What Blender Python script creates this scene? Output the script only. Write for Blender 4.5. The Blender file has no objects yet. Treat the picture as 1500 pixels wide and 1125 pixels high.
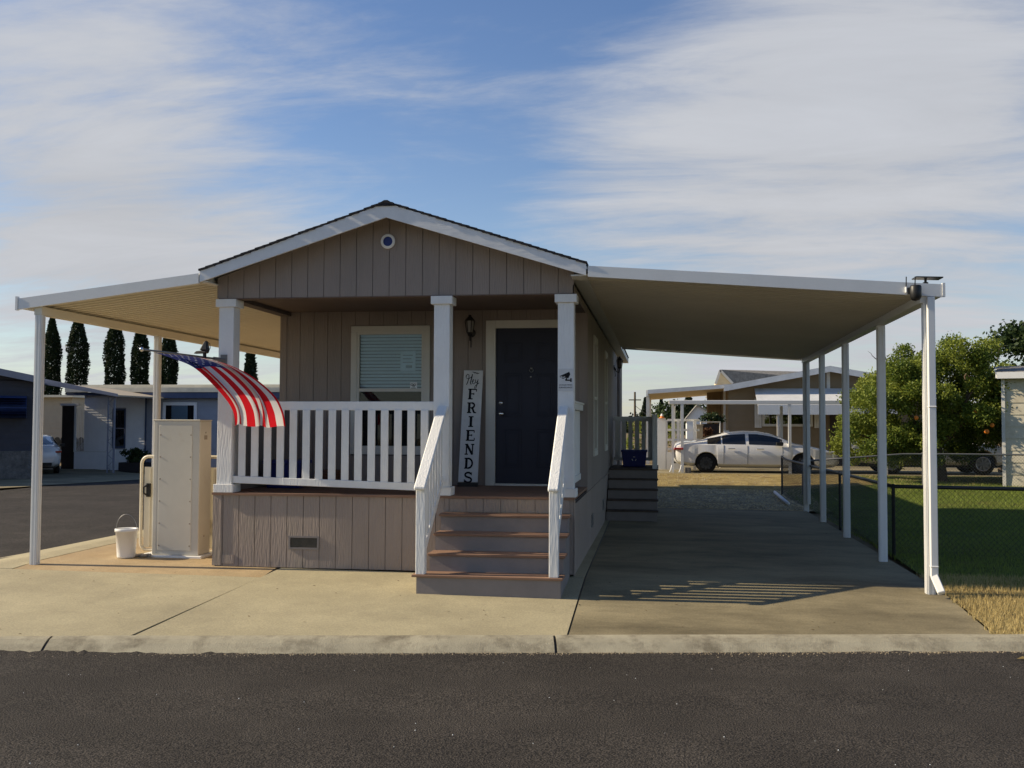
import bpy, bmesh, math, random
from math import sin, cos, tan, pi, radians, sqrt, atan2, hypot
from mathutils import Vector, Matrix, noise
random.seed(7)
scene = bpy.context.scene
COL = scene.collection

# ------------------------------------------------------------------ helpers
def link(o):
    COL.objects.link(o); return o
def tag(o, label=None, cat=None, group=None, kind=None):
    if label: o['label'] = label
    if cat: o['category'] = cat
    if group: o['group'] = group
    if kind: o['kind'] = kind
    return o
def empty(name, loc, label, cat, group=None, rz=0.0):
    o = bpy.data.objects.new(name, None); link(o)
    o.location = loc; o.rotation_euler = (0, 0, rz); o.empty_display_size = .2
    return tag(o, label, cat, group)
def root_of(o):
    while o.parent: o = o.parent
    return o
def copy_tree(o, parent=None):
    c = o.copy(); COL.objects.link(c); c.parent = parent
    for ch in list(o.children): copy_tree(ch, c)
    return c

class MB:
    """collects geometry in world space; build() makes ONE mesh object"""
    def __init__(s): s.v = []; s.f = []; s.m = []; s.uv = {}
    def add(s, vs, fs, mi=0):
        b = len(s.v); s.v += [tuple(v) for v in vs]
        for f in fs: s.f.append(tuple(b + i for i in f)); s.m.append(mi)
        return b
    def hexa(s, p, mi=0):  # 8 pts: bottom 4 ccw, top 4 ccw
        s.add(p, [(3,2,1,0),(4,5,6,7),(0,1,5,4),(1,2,6,5),(2,3,7,6),(3,0,4,7)], mi)
    def box(s, x0, x1, y0, y1, z0, z1, mi=0):
        s.hexa([(x0,y0,z0),(x1,y0,z0),(x1,y1,z0),(x0,y1,z0),(x0,y0,z1),(x1,y0,z1),(x1,y1,z1),(x0,y1,z1)], mi)
    def cbox(s, c, d, mi=0):
        s.box(c[0]-d[0]/2,c[0]+d[0]/2,c[1]-d[1]/2,c[1]+d[1]/2,c[2]-d[2]/2,c[2]+d[2]/2,mi)
    def bar(s, a, b, w, h, up=(0,0,1), mi=0):  # rectangular bar a->b, width w sideways, h along up
        a=Vector(a); b=Vector(b); d=(b-a).normalized(); up=Vector(up)
        sd=d.cross(up)
        if sd.length<1e-5: sd=d.cross(Vector((0,1,0)))
        sd.normalize(); u=sd.cross(d).normalized()
        p=[]
        for q in (a,b):
            p.append([q-sd*w/2-u*h/2, q+sd*w/2-u*h/2, q+sd*w/2+u*h/2, q-sd*w/2+u*h/2])
        s.add(p[0]+p[1], [(0,1,2,3),(7,6,5,4),(0,4,5,1),(1,5,6,2),(2,6,7,3),(3,7,4,0)], mi)
    def prism(s, poly, a, b, mi=0):
        """poly: list of 3D pts (planar); extruded by vector b-a given as vector"""
        n=len(poly); v=[Vector(p) for p in poly]; e=Vector(b)
        vs=v+[p+e for p in v]
        s.add(vs, [tuple(range(n-1,-1,-1)), tuple(range(n,2*n))]+[(i,(i+1)%n,n+(i+1)%n,n+i) for i in range(n)], mi)
    def tube(s, pts, r, n=6, closed=False, mi=0, caps=True):
        pts=[Vector(p) for p in pts]; N=len(pts); rs=r if isinstance(r,(list,tuple)) else [r]*N
        rings=[]; prev=None
        for i,p in enumerate(pts):
            if closed: t=(pts[(i+1)%N]-pts[i-1])
            else: t=pts[min(i+1,N-1)]-pts[max(i-1,0)]
            if t.length<1e-9: t=Vector((0,0,1))
            t.normalize()
            if prev is None:
                ref=Vector((0,0,1)) if abs(t.z)<.9 else Vector((1,0,0))
                u=t.cross(ref).normalized()
            else:
                u=(prev-t*prev.dot(t))
                if u.length<1e-6: u=t.orthogonal()
                u.normalize()
            prev=u; w=t.cross(u)
            rings.append([p+(u*cos(2*pi*k/n)+w*sin(2*pi*k/n))*rs[i] for k in range(n)])
        b=len(s.v)
        for rg in rings: s.v+= [tuple(q) for q in rg]
        M=N if closed else N-1
        for i in range(M):
            for k in range(n):
                a0=b+i*n+k; a1=b+i*n+(k+1)%n; b0=b+((i+1)%N)*n+k; b1=b+((i+1)%N)*n+(k+1)%n
                s.f.append((a0,a1,b1,b0)); s.m.append(mi)
        if caps and not closed:
            s.f.append(tuple(b+k for k in range(n-1,-1,-1))); s.m.append(mi)
            s.f.append(tuple(b+(N-1)*n+k for k in range(n))); s.m.append(mi)
    def lathe(s, prof, c, axis='z', n=24, mi=0):
        """prof: (r,h) list"""
        b=len(s.v)
        for r,h in prof:
            for k in range(n):
                a=2*pi*k/n; x,y=r*cos(a),r*sin(a)
                q={'z':(x,y,h),'y':(x,h,y),'x':(h,x,y)}[axis]
                s.v.append((c[0]+q[0],c[1]+q[1],c[2]+q[2]))
        for i in range(len(prof)-1):
            for k in range(n):
                s.f.append((b+i*n+k,b+i*n+(k+1)%n,b+(i+1)*n+(k+1)%n,b+(i+1)*n+k)); s.m.append(mi)
    def ball(s, c, r, n=10, mi=0):
        rx,ry,rz = r if isinstance(r,(list,tuple)) else (r,r,r)
        b=len(s.v); m=n
        for i in range(m+1):
            t=pi*i/m
            for k in range(n):
                a=2*pi*k/n; s.v.append((c[0]+rx*sin(t)*cos(a),c[1]+ry*sin(t)*sin(a),c[2]+rz*cos(t)))
        for i in range(m):
            for k in range(n):
                s.f.append((b+i*n+k,b+(i+1)*n+k,b+(i+1)*n+(k+1)%n,b+i*n+(k+1)%n)); s.m.append(mi)
    def build(s, name, mat, parent=None, bevel=0, smooth=False, segs=1):
        me=bpy.data.meshes.new(name)
        off=Vector((0,0,0))
        if parent is not None: off=Vector(root_of(parent).location)
        me.from_pydata([tuple(Vector(v)-off) for v in s.v],[],s.f)
        mats=mat if isinstance(mat,(list,tuple)) else [mat]
        for m in mats: me.materials.append(m)
        if len(mats)>1: me.polygons.foreach_set('material_index', s.m)
        bm=bmesh.new(); bm.from_mesh(me); bmesh.ops.recalc_face_normals(bm,faces=bm.faces); bm.to_mesh(me); bm.free()
        if smooth: me.polygons.foreach_set('use_smooth',[True]*len(me.polygons))
        me.update()
        o=bpy.data.objects.new(name,me); link(o)
        if parent is not None: o.parent=parent
        if bevel>0:
            md=o.modifiers.new('bev','BEVEL'); md.width=bevel; md.segments=segs; md.limit_method='ANGLE'; md.angle_limit=radians(40)
        return o

# ------------------------------------------------------------------ materials
def mat(name, col, rough=.6, spec=.4, metal=0, var=.12, vscale=3.0, bump=0, bscale=40, bstretch=(1,1,1), col2=None, c2scale=1.2, c2amt=(.5,.7), speck=0, speckamp=(.35,2.1), coat=0, transl=0, bdist=.01, stretch=(1,1,1)):
    m=bpy.data.materials.new(name); m.use_nodes=True; nt=m.node_tree; N=nt.nodes; L=nt.links
    bs=N['Principled BSDF']; bs.inputs['Roughness'].default_value=rough; bs.inputs['Metallic'].default_value=metal
    bs.inputs['Specular IOR Level'].default_value=spec
    if coat: bs.inputs['Coat Weight'].default_value=coat; bs.inputs['Coat Roughness'].default_value=.05
    tc=N.new('ShaderNodeTexCoord'); mp=N.new('ShaderNodeMapping'); mp.inputs['Scale'].default_value=stretch
    L.new(tc.outputs['Object'],mp.inputs['Vector'])
    n1=N.new('ShaderNodeTexNoise'); n1.inputs['Scale'].default_value=vscale; n1.inputs['Detail'].default_value=6; n1.inputs['Roughness'].default_value=.65
    L.new(mp.outputs[0],n1.inputs['Vector'])
    cr=N.new('ShaderNodeValToRGB'); e=cr.color_ramp.elements
    lo=tuple(max(0,c*(1-var)) for c in col); hi=tuple(min(1,c*(1+var)) for c in col)
    e[0].position=.3; e[0].color=(*lo,1); e[1].position=.7; e[1].color=(*hi,1)
    L.new(n1.outputs['Fac'],cr.inputs['Fac']); out=cr.outputs['Color']
    if col2:
        n2=N.new('ShaderNodeTexNoise'); n2.inputs['Scale'].default_value=c2scale; n2.inputs['Detail'].default_value=8; n2.inputs['Roughness'].default_value=.7
        L.new(mp.outputs[0],n2.inputs['Vector'])
        r2=N.new('ShaderNodeValToRGB'); r2.color_ramp.elements[0].position=c2amt[0]; r2.color_ramp.elements[1].position=c2amt[1]
        r2.color_ramp.elements[0].color=(0,0,0,1); r2.color_ramp.elements[1].color=(1,1,1,1)
        L.new(n2.outputs['Fac'],r2.inputs['Fac'])
        mx=N.new('ShaderNodeMix'); mx.data_type='RGBA'; L.new(r2.outputs['Color'],mx.inputs['Factor']); L.new(out,mx.inputs['A']); mx.inputs['B'].default_value=(*col2,1)
        out=mx.outputs['Result']
    if speck:
        n3=N.new('ShaderNodeTexNoise'); n3.inputs['Scale'].default_value=speck; n3.inputs['Detail'].default_value=3
        L.new(tc.outputs['Object'],n3.inputs['Vector'])
        r3=N.new('ShaderNodeValToRGB'); r3.color_ramp.elements[0].position=.38; r3.color_ramp.elements[1].position=.66
        r3.color_ramp.elements[0].color=(speckamp[0],)*3+(1,); r3.color_ramp.elements[1].color=(speckamp[1],speckamp[1]*.97,speckamp[1]*.93,1)
        L.new(n3.outputs['Fac'],r3.inputs['Fac'])
        mx=N.new('ShaderNodeMix'); mx.data_type='RGBA'; mx.blend_type='MULTIPLY'; mx.inputs['Factor'].default_value=1
        L.new(out,mx.inputs['A']); L.new(r3.outputs['Color'],mx.inputs['B']); out=mx.outputs['Result']
    L.new(out,bs.inputs['Base Color'])
    if bump:
        mb=N.new('ShaderNodeMapping'); mb.inputs['Scale'].default_value=bstretch; L.new(tc.outputs['Object'],mb.inputs['Vector'])
        nb=N.new('ShaderNodeTexNoise'); nb.inputs['Scale'].default_value=bscale; nb.inputs['Detail'].default_value=5
        L.new(mb.outputs[0],nb.inputs['Vector'])
        bp=N.new('ShaderNodeBump'); bp.inputs['Strength'].default_value=bump; bp.inputs['Distance'].default_value=bdist
        L.new(nb.outputs['Fac'],bp.inputs['Height']); L.new(bp.outputs['Normal'],bs.inputs['Normal'])
    if transl:
        bs.inputs['Transmission Weight'].default_value=0
        tr=N.new('ShaderNodeBsdfTranslucent'); L.new(out,tr.inputs['Color'])
        ms=N.new('ShaderNodeMixShader'); ms.inputs['Fac'].default_value=transl
        L.new(bs.outputs[0],ms.inputs[1]); L.new(tr.outputs[0],ms.inputs[2]); L.new(ms.outputs[0],N['Material Output'].inputs['Surface'])
    return m
def glass(name, tint=(.6,.7,.7), refl=.25, rough=.02, ior=1.5):
    m=bpy.data.materials.new(name); m.use_nodes=True; nt=m.node_tree; N=nt.nodes; L=nt.links
    N.remove(N['Principled BSDF'])
    t=N.new('ShaderNodeBsdfTransparent'); t.inputs['Color'].default_value=(*tint,1)
    g=N.new('ShaderNodeBsdfGlossy'); g.inputs['Roughness'].default_value=rough
    lw=N.new('ShaderNodeFresnel'); lw.inputs['IOR'].default_value=ior
    ad=N.new('ShaderNodeMath'); ad.operation='ADD'; ad.inputs[1].default_value=refl*.35; ad.use_clamp=True
    L.new(lw.outputs[0],ad.inputs[0])
    ms=N.new('ShaderNodeMixShader'); L.new(ad.outputs[0],ms.inputs[0]); L.new(t.outputs[0],ms.inputs[1]); L.new(g.outputs[0],ms.inputs[2])
    L.new(ms.outputs[0],N['Material Output'].inputs['Surface'])
    return m

M={}
M['siding']=mat('taupe_siding',(.285,.24,.21),.8,.2,var=.07,vscale=2,bump=.35,bscale=24,bstretch=(2.2,2.2,.25),bdist=.02,col2=(.24,.21,.185),c2scale=.8,stretch=(1,1,.35))
M['skirt']=mat('taupe_skirting',(.325,.265,.225),.8,.2,var=.08,vscale=2,bump=.5,bscale=24,bstretch=(2.2,2.2,.28),bdist=.03,col2=(.33,.28,.22),c2scale=1.1,stretch=(1,1,.5))
M['groove']=mat('siding_backing',(.13,.11,.10),.9,.1)
M['white']=mat('white_paint',(.76,.76,.74),.6,.3,var=.05,bump=.40,bscale=26,bstretch=(2,2,.3),bdist=.02)
M['rakewhite']=mat('rake_white',(.74,.74,.73),.6,.3,var=.06,vscale=6,bump=.12,bscale=14,bstretch=(.4,2,2),bdist=.02)
M['whitetrim']=mat('white_trim',(.74,.74,.73),.55,.3,var=.05,vscale=5)
M['almond']=mat('almond_trim',(.60,.58,.52),.6,.3,var=.05)
M['alu']=mat('white_aluminium',(.74,.74,.72),.42,.5,var=.05,vscale=1.5,col2=(.62,.6,.54),c2scale=1.5,c2amt=(.55,.8))
M['awning']=mat('cream_awning_pan',(.70,.65,.52),.5,.4,var=.05,vscale=.8)
M['carportpan']=mat('carport_pan',(.58,.55,.46),.45,.5,var=.06,vscale=.8)
M['shingle']=mat('dark_shingle',(.035,.035,.04),.95,.1,var=.4,vscale=25,bump=.6,bscale=160)
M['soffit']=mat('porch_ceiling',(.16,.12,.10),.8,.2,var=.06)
M['deck']=mat('brown_deck',(.25,.15,.10),.75,.25,var=.15,vscale=8,stretch=(.3,4,4),bump=.2,bscale=60,bstretch=(.2,3,3))
M['deck_shaded']=mat('shaded_deck',(.10,.075,.06),.8,.2,var=.15,vscale=8)  # deck brown darkened to hold the shade on the side treads
M['ventm']=mat('vent_screen',(.085,.075,.06),.7,.2,var=.2,vscale=14)
M['riser']=mat('grey_riser',(.25,.22,.205),.8,.2,var=.08,vscale=4,bump=.15,bscale=30)
M['door']=mat('navy_door',(.016,.017,.032),.5,.35,var=.08)
M['chrome']=mat('chrome',(.7,.7,.7),.15,.5,metal=1,var=.03)
M['black']=mat('black_metal',(.012,.012,.012),.45,.4,var=.2)
M['bronze']=mat('bronze_lantern',(.02,.016,.014),.5,.4,var=.2)
M['frost']=mat('lantern_glass',(.25,.24,.22),.2,.5,var=.05)
M['glass']=glass('window_glass',(.84,.91,.94),.0,ior=1.38)
M['darkglass']=glass('dark_glass',(.12,.14,.15),.3)
M['sideglass']=glass('side_window_glass',(.18,.2,.2),.9)
M['blind']=mat('blind_slats',(.84,.87,.88),.6,.3,var=.03)
M['dark']=mat('dark_interior',(.012,.012,.014),.9,.1)
M['paper']=mat('paper',(.80,.83,.83),.8,.1,var=.05)
M['signwhite']=mat('sign_white',(.62,.62,.61),.7,.2,var=.06,vscale=12)
M['ink']=mat('black_ink',(.01,.01,.012),.7,.2)
M['bluevent']=mat('blue_vent_mesh',(.03,.05,.2),.6,.3)
M['ivory']=mat('ivory_enamel',(.60,.57,.49),.45,.4,var=.05,vscale=2.5,col2=(.50,.44,.33),c2scale=2.2,c2amt=(.58,.8))
M['ivory2']=mat('ivory_tube',(.66,.60,.46),.4,.4,var=.06)
M['rust']=mat('rusty_screw',(.35,.3,.24),.6,.3)
M['bucket']=mat('white_plastic',(.78,.78,.76),.4,.4,var=.04)
M['grey']=mat('grey_metal',(.22,.22,.22),.4,.5,metal=.7)
M['bluebin']=mat('blue_plastic',(.012,.022,.17),.45,.4,var=.1)
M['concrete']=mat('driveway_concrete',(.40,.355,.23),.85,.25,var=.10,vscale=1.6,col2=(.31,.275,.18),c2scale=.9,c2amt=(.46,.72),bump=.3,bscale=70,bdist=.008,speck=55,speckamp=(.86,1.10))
M['concrete2']=mat('carport_concrete',(.285,.245,.15),.85,.25,var=.18,vscale=1.1,col2=(.125,.105,.063),c2scale=.7,c2amt=(.40,.68),bump=.3,bscale=70,bdist=.008,speck=55,speckamp=(.86,1.10),stretch=(.7,1.4,1))  # oil stains; wider, darker blotches also put the carport's shade into the colour
M['stained']=mat('stained_concrete',(.42,.32,.185),.85,.25,var=.14,vscale=2.2,col2=(.34,.24,.125),c2scale=1.2,c2amt=(.45,.7),bump=.3,bscale=70,bdist=.008,speck=55,speckamp=(.86,1.10))
M['kerb']=mat('kerb_concrete',(.37,.335,.24),.9,.2,var=.16,vscale=3,col2=(.19,.165,.115),c2scale=3.2,c2amt=(.48,.68),bump=.5,bscale=70,bdist=.01)
M['asphalt']=mat('asphalt',(.049,.0435,.0375),.9,.2,var=.26,vscale=1.2,col2=(.034,.030,.026),c2scale=.45,c2amt=(.42,.66),speck=85,bump=1,bscale=85,bdist=.02)
M['soil']=mat('dry_soil',(.20,.155,.09),.95,.1,var=.25,vscale=1.3,col2=(.14,.11,.06),c2scale=.9,bump=.8,bscale=25,bdist=.04)
M['gravelm']=mat('gravel_ground',(.38,.305,.17),.95,.15,var=.3,vscale=3,col2=(.17,.145,.10),c2scale=2,speck=22,bump=1,bscale=24,bdist=.06)
M['lawnm']=mat('lawn_ground',(.105,.135,.026),.95,.1,var=.3,vscale=2.2,col2=(.15,.14,.04),c2scale=.8,c2amt=(.5,.75),bump=1,bscale=30,bdist=.06)
M['drym']=mat('dry_grass_ground',(.34,.26,.11),.95,.1,var=.3,vscale=3,col2=(.17,.11,.05),c2scale=2,bump=1,bscale=30,bdist=.05)

def obj_random_leaf(name, a, b, transl=.35, rough=.55, spec=.2):
    """leaf colour varied per face through a colour attribute free random: noise on position"""
    m=bpy.data.materials.new(name); m.use_nodes=True; nt=m.node_tree; N=nt.nodes; L=nt.links
    bs=N['Principled BSDF']; bs.inputs['Roughness'].default_value=rough; bs.inputs['Specular IOR Level'].default_value=spec
    at=N.new('ShaderNodeAttribute'); at.attribute_name='tone'
    cr=N.new('ShaderNodeValToRGB'); cr.color_ramp.elements[0].color=(*a,1); cr.color_ramp.elements[1].color=(*b,1)
    L.new(at.outputs['Fac'],cr.inputs['Fac']); L.new(cr.outputs[0],bs.inputs['Base Color'])
    tr=N.new('ShaderNodeBsdfTranslucent'); L.new(cr.outputs[0],tr.inputs['Color'])
    ms=N.new('ShaderNodeMixShader'); ms.inputs[0].default_value=transl
    L.new(bs.outputs[0],ms.inputs[1]); L.new(tr.outputs[0],ms.inputs[2]); L.new(ms.outputs[0],N['Material Output'].inputs['Surface'])
    return m
M['orangeleaf']=obj_random_leaf('orange_leaf',(.06,.11,.016),(.28,.31,.05))
M['cypress']=obj_random_leaf('cypress_leaf',(.010,.020,.007),(.024,.040,.013),.15)
M['darkleaf']=obj_random_leaf('dark_leaf',(.016,.034,.010),(.06,.09,.025),.25)
M['conifer']=obj_random_leaf('conifer_leaf',(.010,.020,.010),(.03,.045,.02),.1)
M['grassblade']=obj_random_leaf('grass_blade',(.085,.135,.018),(.27,.32,.06),.3)
M['dryblade']=obj_random_leaf('dry_blade',(.31,.23,.09),(.60,.49,.23),.3)
M['shrub']=obj_random_leaf('shrub_leaf',(.015,.03,.01),(.06,.09,.03),.2)
M['bark']=mat('bark',(.10,.075,.05),.9,.15,var=.3,vscale=8,bump=.8,bscale=30,bstretch=(1,1,.3))
M['orange']=mat('orange_fruit',(.70,.20,.02),.5,.4)

# ------------------------------------------------------------------ terrain height
def lerp(a,b,t): return a+(b-a)*max(0,min(1,t))
def smooth(t): t=max(0,min(1,t)); return t*t*(3-2*t)
KD=(cos(radians(9.9)),sin(radians(9.9)))          # kerb direction
KP=(-.92,9.17)                                       # a point of the kerb's back edge
def kerb_y(x): return KP[1]+(x-KP[0])*KD[1]/KD[0]
def g(x,y):
    base=-.13-.0065*(x+3) if -9<x<9 else (-.09 if x<=-9 else -.208)
    ky=kerb_y(max(-9.5,min(9,x)))
    if y<11.7:
        t=(11.7-y)/max(.5,11.7-ky)
        z=lerp(base,-.30,t)
    else:
        z=base
    if y>11.7 and x>-6:
        k=smooth((x-3)/3.5); z=lerp(z,.20,smooth((y-19)/11)*k+smooth((y-25.2)/6)*(1-k))
    if x<-8:
        z=lerp(z,-.30,(-8-x)/1.2)
    return z

def patch(name, corners, m, lift=.0, nu=24, nv=24, kind='structure', parent=None, thick=.0):
    """bilinear quad a,b,c,d (xy) draped on the terrain"""
    a,b,c,d=corners; mb=MB(); vs=[]; fs=[]
    for j in range(nv+1):
        for i in range(nu+1):
            u=i/nu; v=j/nv
            x=(a[0]*(1-u)+b[0]*u)*(1-v)+(d[0]*(1-u)+c[0]*u)*v
            y=(a[1]*(1-u)+b[1]*u)*(1-v)+(d[1]*(1-u)+c[1]*u)*v
            vs.append((x,y,g(x,y)+lift))
    for j in range(nv):
        for i in range(nu):
            k=j*(nu+1)+i; fs.append((k,k+1,k+nu+2,k+nu+1))
    if thick:
        # skirt round the border
        n=len(vs)
        border=[i for i in range(nu+1)]+[ (j*(nu+1)+nu) for j in range(1,nv+1)]+[nv*(nu+1)+i for i in range(nu-1,-1,-1)]+[j*(nu+1) for j in range(nv-1,0,-1)]
        for i in border: vs.append((vs[i][0],vs[i][1],vs[i][2]-thick))
        k=len(border)
        for i in range(k): fs.append((border[i],border[(i+1)%k],n+(i+1)%k,n+i))
    mb.add(vs,fs)
    o=mb.build(name,m,parent)
    return tag(o,kind=kind) if parent is None else o

# ground sheet reaching the horizon
def ground_sheet():
    xs=[-400,-200,-100,-60,-40,-28,-20]+[-16+i*1.0 for i in range(33)]+[20,28,40,60,100,200,400]
    ys=[-120,-60,-30,-15,-5,0,4]+[6+i*1.0 for i in range(35)]+[44,50,60,80,110,160,250,450]
    mb=MB(); vs=[];fs=[]
    for y in ys:
        for x in xs:
            z=g(x,y)-.055
            if y<kerb_y(x)+.2: z=-.52
            vs.append((x,y,z))
    nx=len(xs)
    for j in range(len(ys)-1):
        for i in range(nx-1):
            k=j*nx+i; fs.append((k,k+1,k+nx+1,k+nx))
    mb.add(vs,fs); tag(mb.build('ground',M['soil']),kind='structure')
ground_sheet()

# front road, kerb, side street
def strip_along_kerb(d0,d1,s0,s1):
    """points at signed offset d towards the camera from the kerb's back edge, s along the kerb"""
    nx,ny=KD[1],-KD[0]
    f=lambda s,d:(KP[0]+KD[0]*s+nx*d,KP[1]+KD[1]*s+ny*d)
    return f(s0,d0),f(s1,d0),f(s1,d1),f(s0,d1)
def kerb_point(s,d): 
    return (KP[0]+KD[0]*s+KD[1]*d, KP[1]+KD[1]*s-KD[0]*d)
mb=MB()
a,b,c,d=[kerb_point(s,dd) for s,dd in ((-120,.27),(120,.27),(120,14),(-120,14))]
nxx,nyy=160,24; vs=[];fs=[]
for j in range(nyy+1):
    for i in range(nxx+1):
        s=-120+240*i/nxx; dd=.24+13.8*j/nyy
        x,y=kerb_point(s,dd); z=-.385-.02*sin(min(1,dd/6)*pi/2)+ (.06*min(1,max(0,dd-.3)/4))
        vs.append((x,y,z))
for j in range(nyy):
    for i in range(nxx):
        k=j*(nxx+1)+i; fs.append((k,k+1,k+nxx+2,k+nxx+1))
mb.add(vs,fs); road=tag(mb.build('road',M['asphalt']),kind='structure')
# rolled kerb, cast in lengths with open joints
mb=MB()
prof=[(0.0,.012),(.03,.014),(.10,.004),(.17,-.022),(.23,-.055),(.28,-.083),(.31,-.095),(.36,-.13)]
joints=[-40,-24,-14.5,-8.6,-4.48,-.02+.0,5.2,11,20,40]
for q in range(len(joints)-1):
    s0=joints[q]+.012; s1=joints[q+1]-.012; n=max(3,int((s1-s0)/.25)); vs=[];fs=[]
    for i in range(n+1):
        s=s0+(s1-s0)*i/n
        for k,(dd,z) in enumerate(prof):
            x,y=kerb_point(s,dd+.012*noise.noise((s*1.3,k*.2,3)))
            vs.append((x,y,-.30+z+.006*noise.noise((s*.9,7,k*.4))))
        x,y=kerb_point(s,-.01); vs.append((x,y,-.45))
    m_=len(prof)+1
    for i in range(n):
        for k in range(len(prof)-1):
            p=i*m_+k; fs.append((p,p+1,p+m_+1,p+m_))
        fs.append((i*m_,i*m_+m_,i*m_+m_+m_-1,i*m_+m_-1))
    for i in (0,n): fs.append(tuple(i*m_+k for k in range(m_)))
    mb.add(vs,fs)
tag(mb.build('kerb',M['kerb'],smooth=False),kind='structure')
kerb_o=bpy.data.objects['kerb']
mb=MB()
for q in joints[1:-1]:
    vs=[]; fs=[]
    for k,(dd,z) in enumerate(prof[:-1]):
        for s in (q-.02,q+.02):
            x,y=kerb_point(s,dd); vs.append((x,y,-.30+z-.012))
    for k in range(len(prof)-2): fs.append((2*k,2*k+1,2*k+3,2*k+2))
    mb.add(vs,fs)
mb.build('joint_filler',M['black'],kerb_o)
# asphalt feathered over the kerb's foot (uneven edge of the seal coat)
mb=MB(); vs=[];fs=[]; n=700
for i in range(n+1):
    s=-16+32*i/n
    e=.292+.035*noise.noise((s*.45,1,0))+.018*noise.noise((s*2.9,5,0))+.02*noise.noise((s*13,9,0))+.02*noise.noise((s*41,9,4))
    if -7<s<-2.2: e-=.05*smooth(1-abs(s+4.8)/1.6)
    kz=[(.0,.012),(.03,.014),(.10,.004),(.17,-.022),(.23,-.055),(.28,-.083),(.31,-.095),(.36,-.13)]
    zk=[b0+(b1-b0)*(e-a0)/(a1-a0) for (a0,b0),(a1,b1) in zip(kz,kz[1:]) if a0<=e<=a1][0]
    x,y=kerb_point(s,e); vs.append((x,y,min(-.30+zk-.012,-.36)))
    x,y=kerb_point(s,e+.012); vs.append((x,y,max(-.30+zk+.003,-.384)))
    x,y=kerb_point(s,.40); vs.append((x,y,-.379))
    x,y=kerb_point(s,.75); vs.append((x,y,-.384))
for i in range(n):
    k=i*4; fs+= [(k,k+4,k+5,k+1),(k+1,k+5,k+6,k+2),(k+2,k+6,k+7,k+3)]
mb.add(vs,fs); mb.build('seal_edge',M['asphalt'],road)
# side street on the left
patch('side_street',((-19,6),(-9.15,6),(-8.0,34),(-17.6,60)),M['asphalt'],lift=.0,nu=30,nv=40)
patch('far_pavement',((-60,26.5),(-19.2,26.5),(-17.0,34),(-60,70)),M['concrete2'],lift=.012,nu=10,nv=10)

# slabs (real open joints between them)
ky=kerb_y
e=.02
LW=-9.4
driveway=patch('driveway',((-4.662,ky(-4.662)+e),(-.830,ky(-.830)+e),(-.850,11.69),(-4.495,11.69)),M['concrete'],0,30,24,thick=.1)
patch('corner_slab',((LW,ky(LW)+e),(-4.698,ky(-4.698)+e),(-4.523,11.13),(LW+.05,11.13)),M['concrete'],0,30,24,thick=.1)
def joint(a,c,name='joint_filler'):
    mb=MB(); n=40; vs=[]; fs=[]
    dx,dy=c[0]-a[0],c[1]-a[1]; l=hypot(dx,dy); nx,ny=-dy/l*.03,dx/l*.03
    for i in range(n+1):
        x,y=a[0]+dx*i/n,a[1]+dy*i/n; z=g(x,y)
        vs+=[(x+nx,y+ny,z-.008),(x-nx,y-ny,z-.008)]
    for i in range(n): fs.append((2*i,2*i+1,2*i+3,2*i+2))
    mb.add(vs,fs); mb.build(name,M['black'],driveway)
joint((-4.682,ky(-4.682)+.02),(-4.51,11.68)); joint((-.821,ky(-.821)+.02),(-.841,11.69)); joint((-.841,11.7),(-.921,21.9)); joint((-7.63,11.14),(-4.52,11.14))
patch('stained_slab',((-7.62,11.15),(-4.52,11.15),(-5.30,22),(-7.95,22)),M['stained'],-.004,24,40,thick=.1)
patch('street_apron',((LW+.05,11.15),(-7.635,11.15),(-7.965,30),(-8.25,30)),M['concrete'],0,16,60,thick=.1)
patch('side_strip',((-1.05,11.70),(-.850,11.70),(-.930,21.9),(-1.05,21.9)),M['concrete'],0,2,40,thick=.1)
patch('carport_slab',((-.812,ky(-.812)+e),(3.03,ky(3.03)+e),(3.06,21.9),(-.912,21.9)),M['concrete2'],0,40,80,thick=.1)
patch('gravel_yard',((-.9,21.93),(4.2,21.93),(4.4,30.4),(-6,30.4)),M['gravelm'],.0,40,60)
patch('lawn',((3.06,12.15),(40,12.15),(40,30.5),(4.0,30.5)),M['lawnm'],.0,80,60)
patch('dry_verge',((3.05,ky(3.05)+.01),(40,ky(40)+.01),(40,12.14),(3.06,12.14)),M['drym'],.0,80,30)
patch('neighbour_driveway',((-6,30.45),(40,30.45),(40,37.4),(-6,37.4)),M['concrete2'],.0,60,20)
patch('dry_yard',((-.8,27.3),(5.5,27.3),(5.5,30.42),(-.8,30.42)),M['drym'],.008,40,20)

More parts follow.
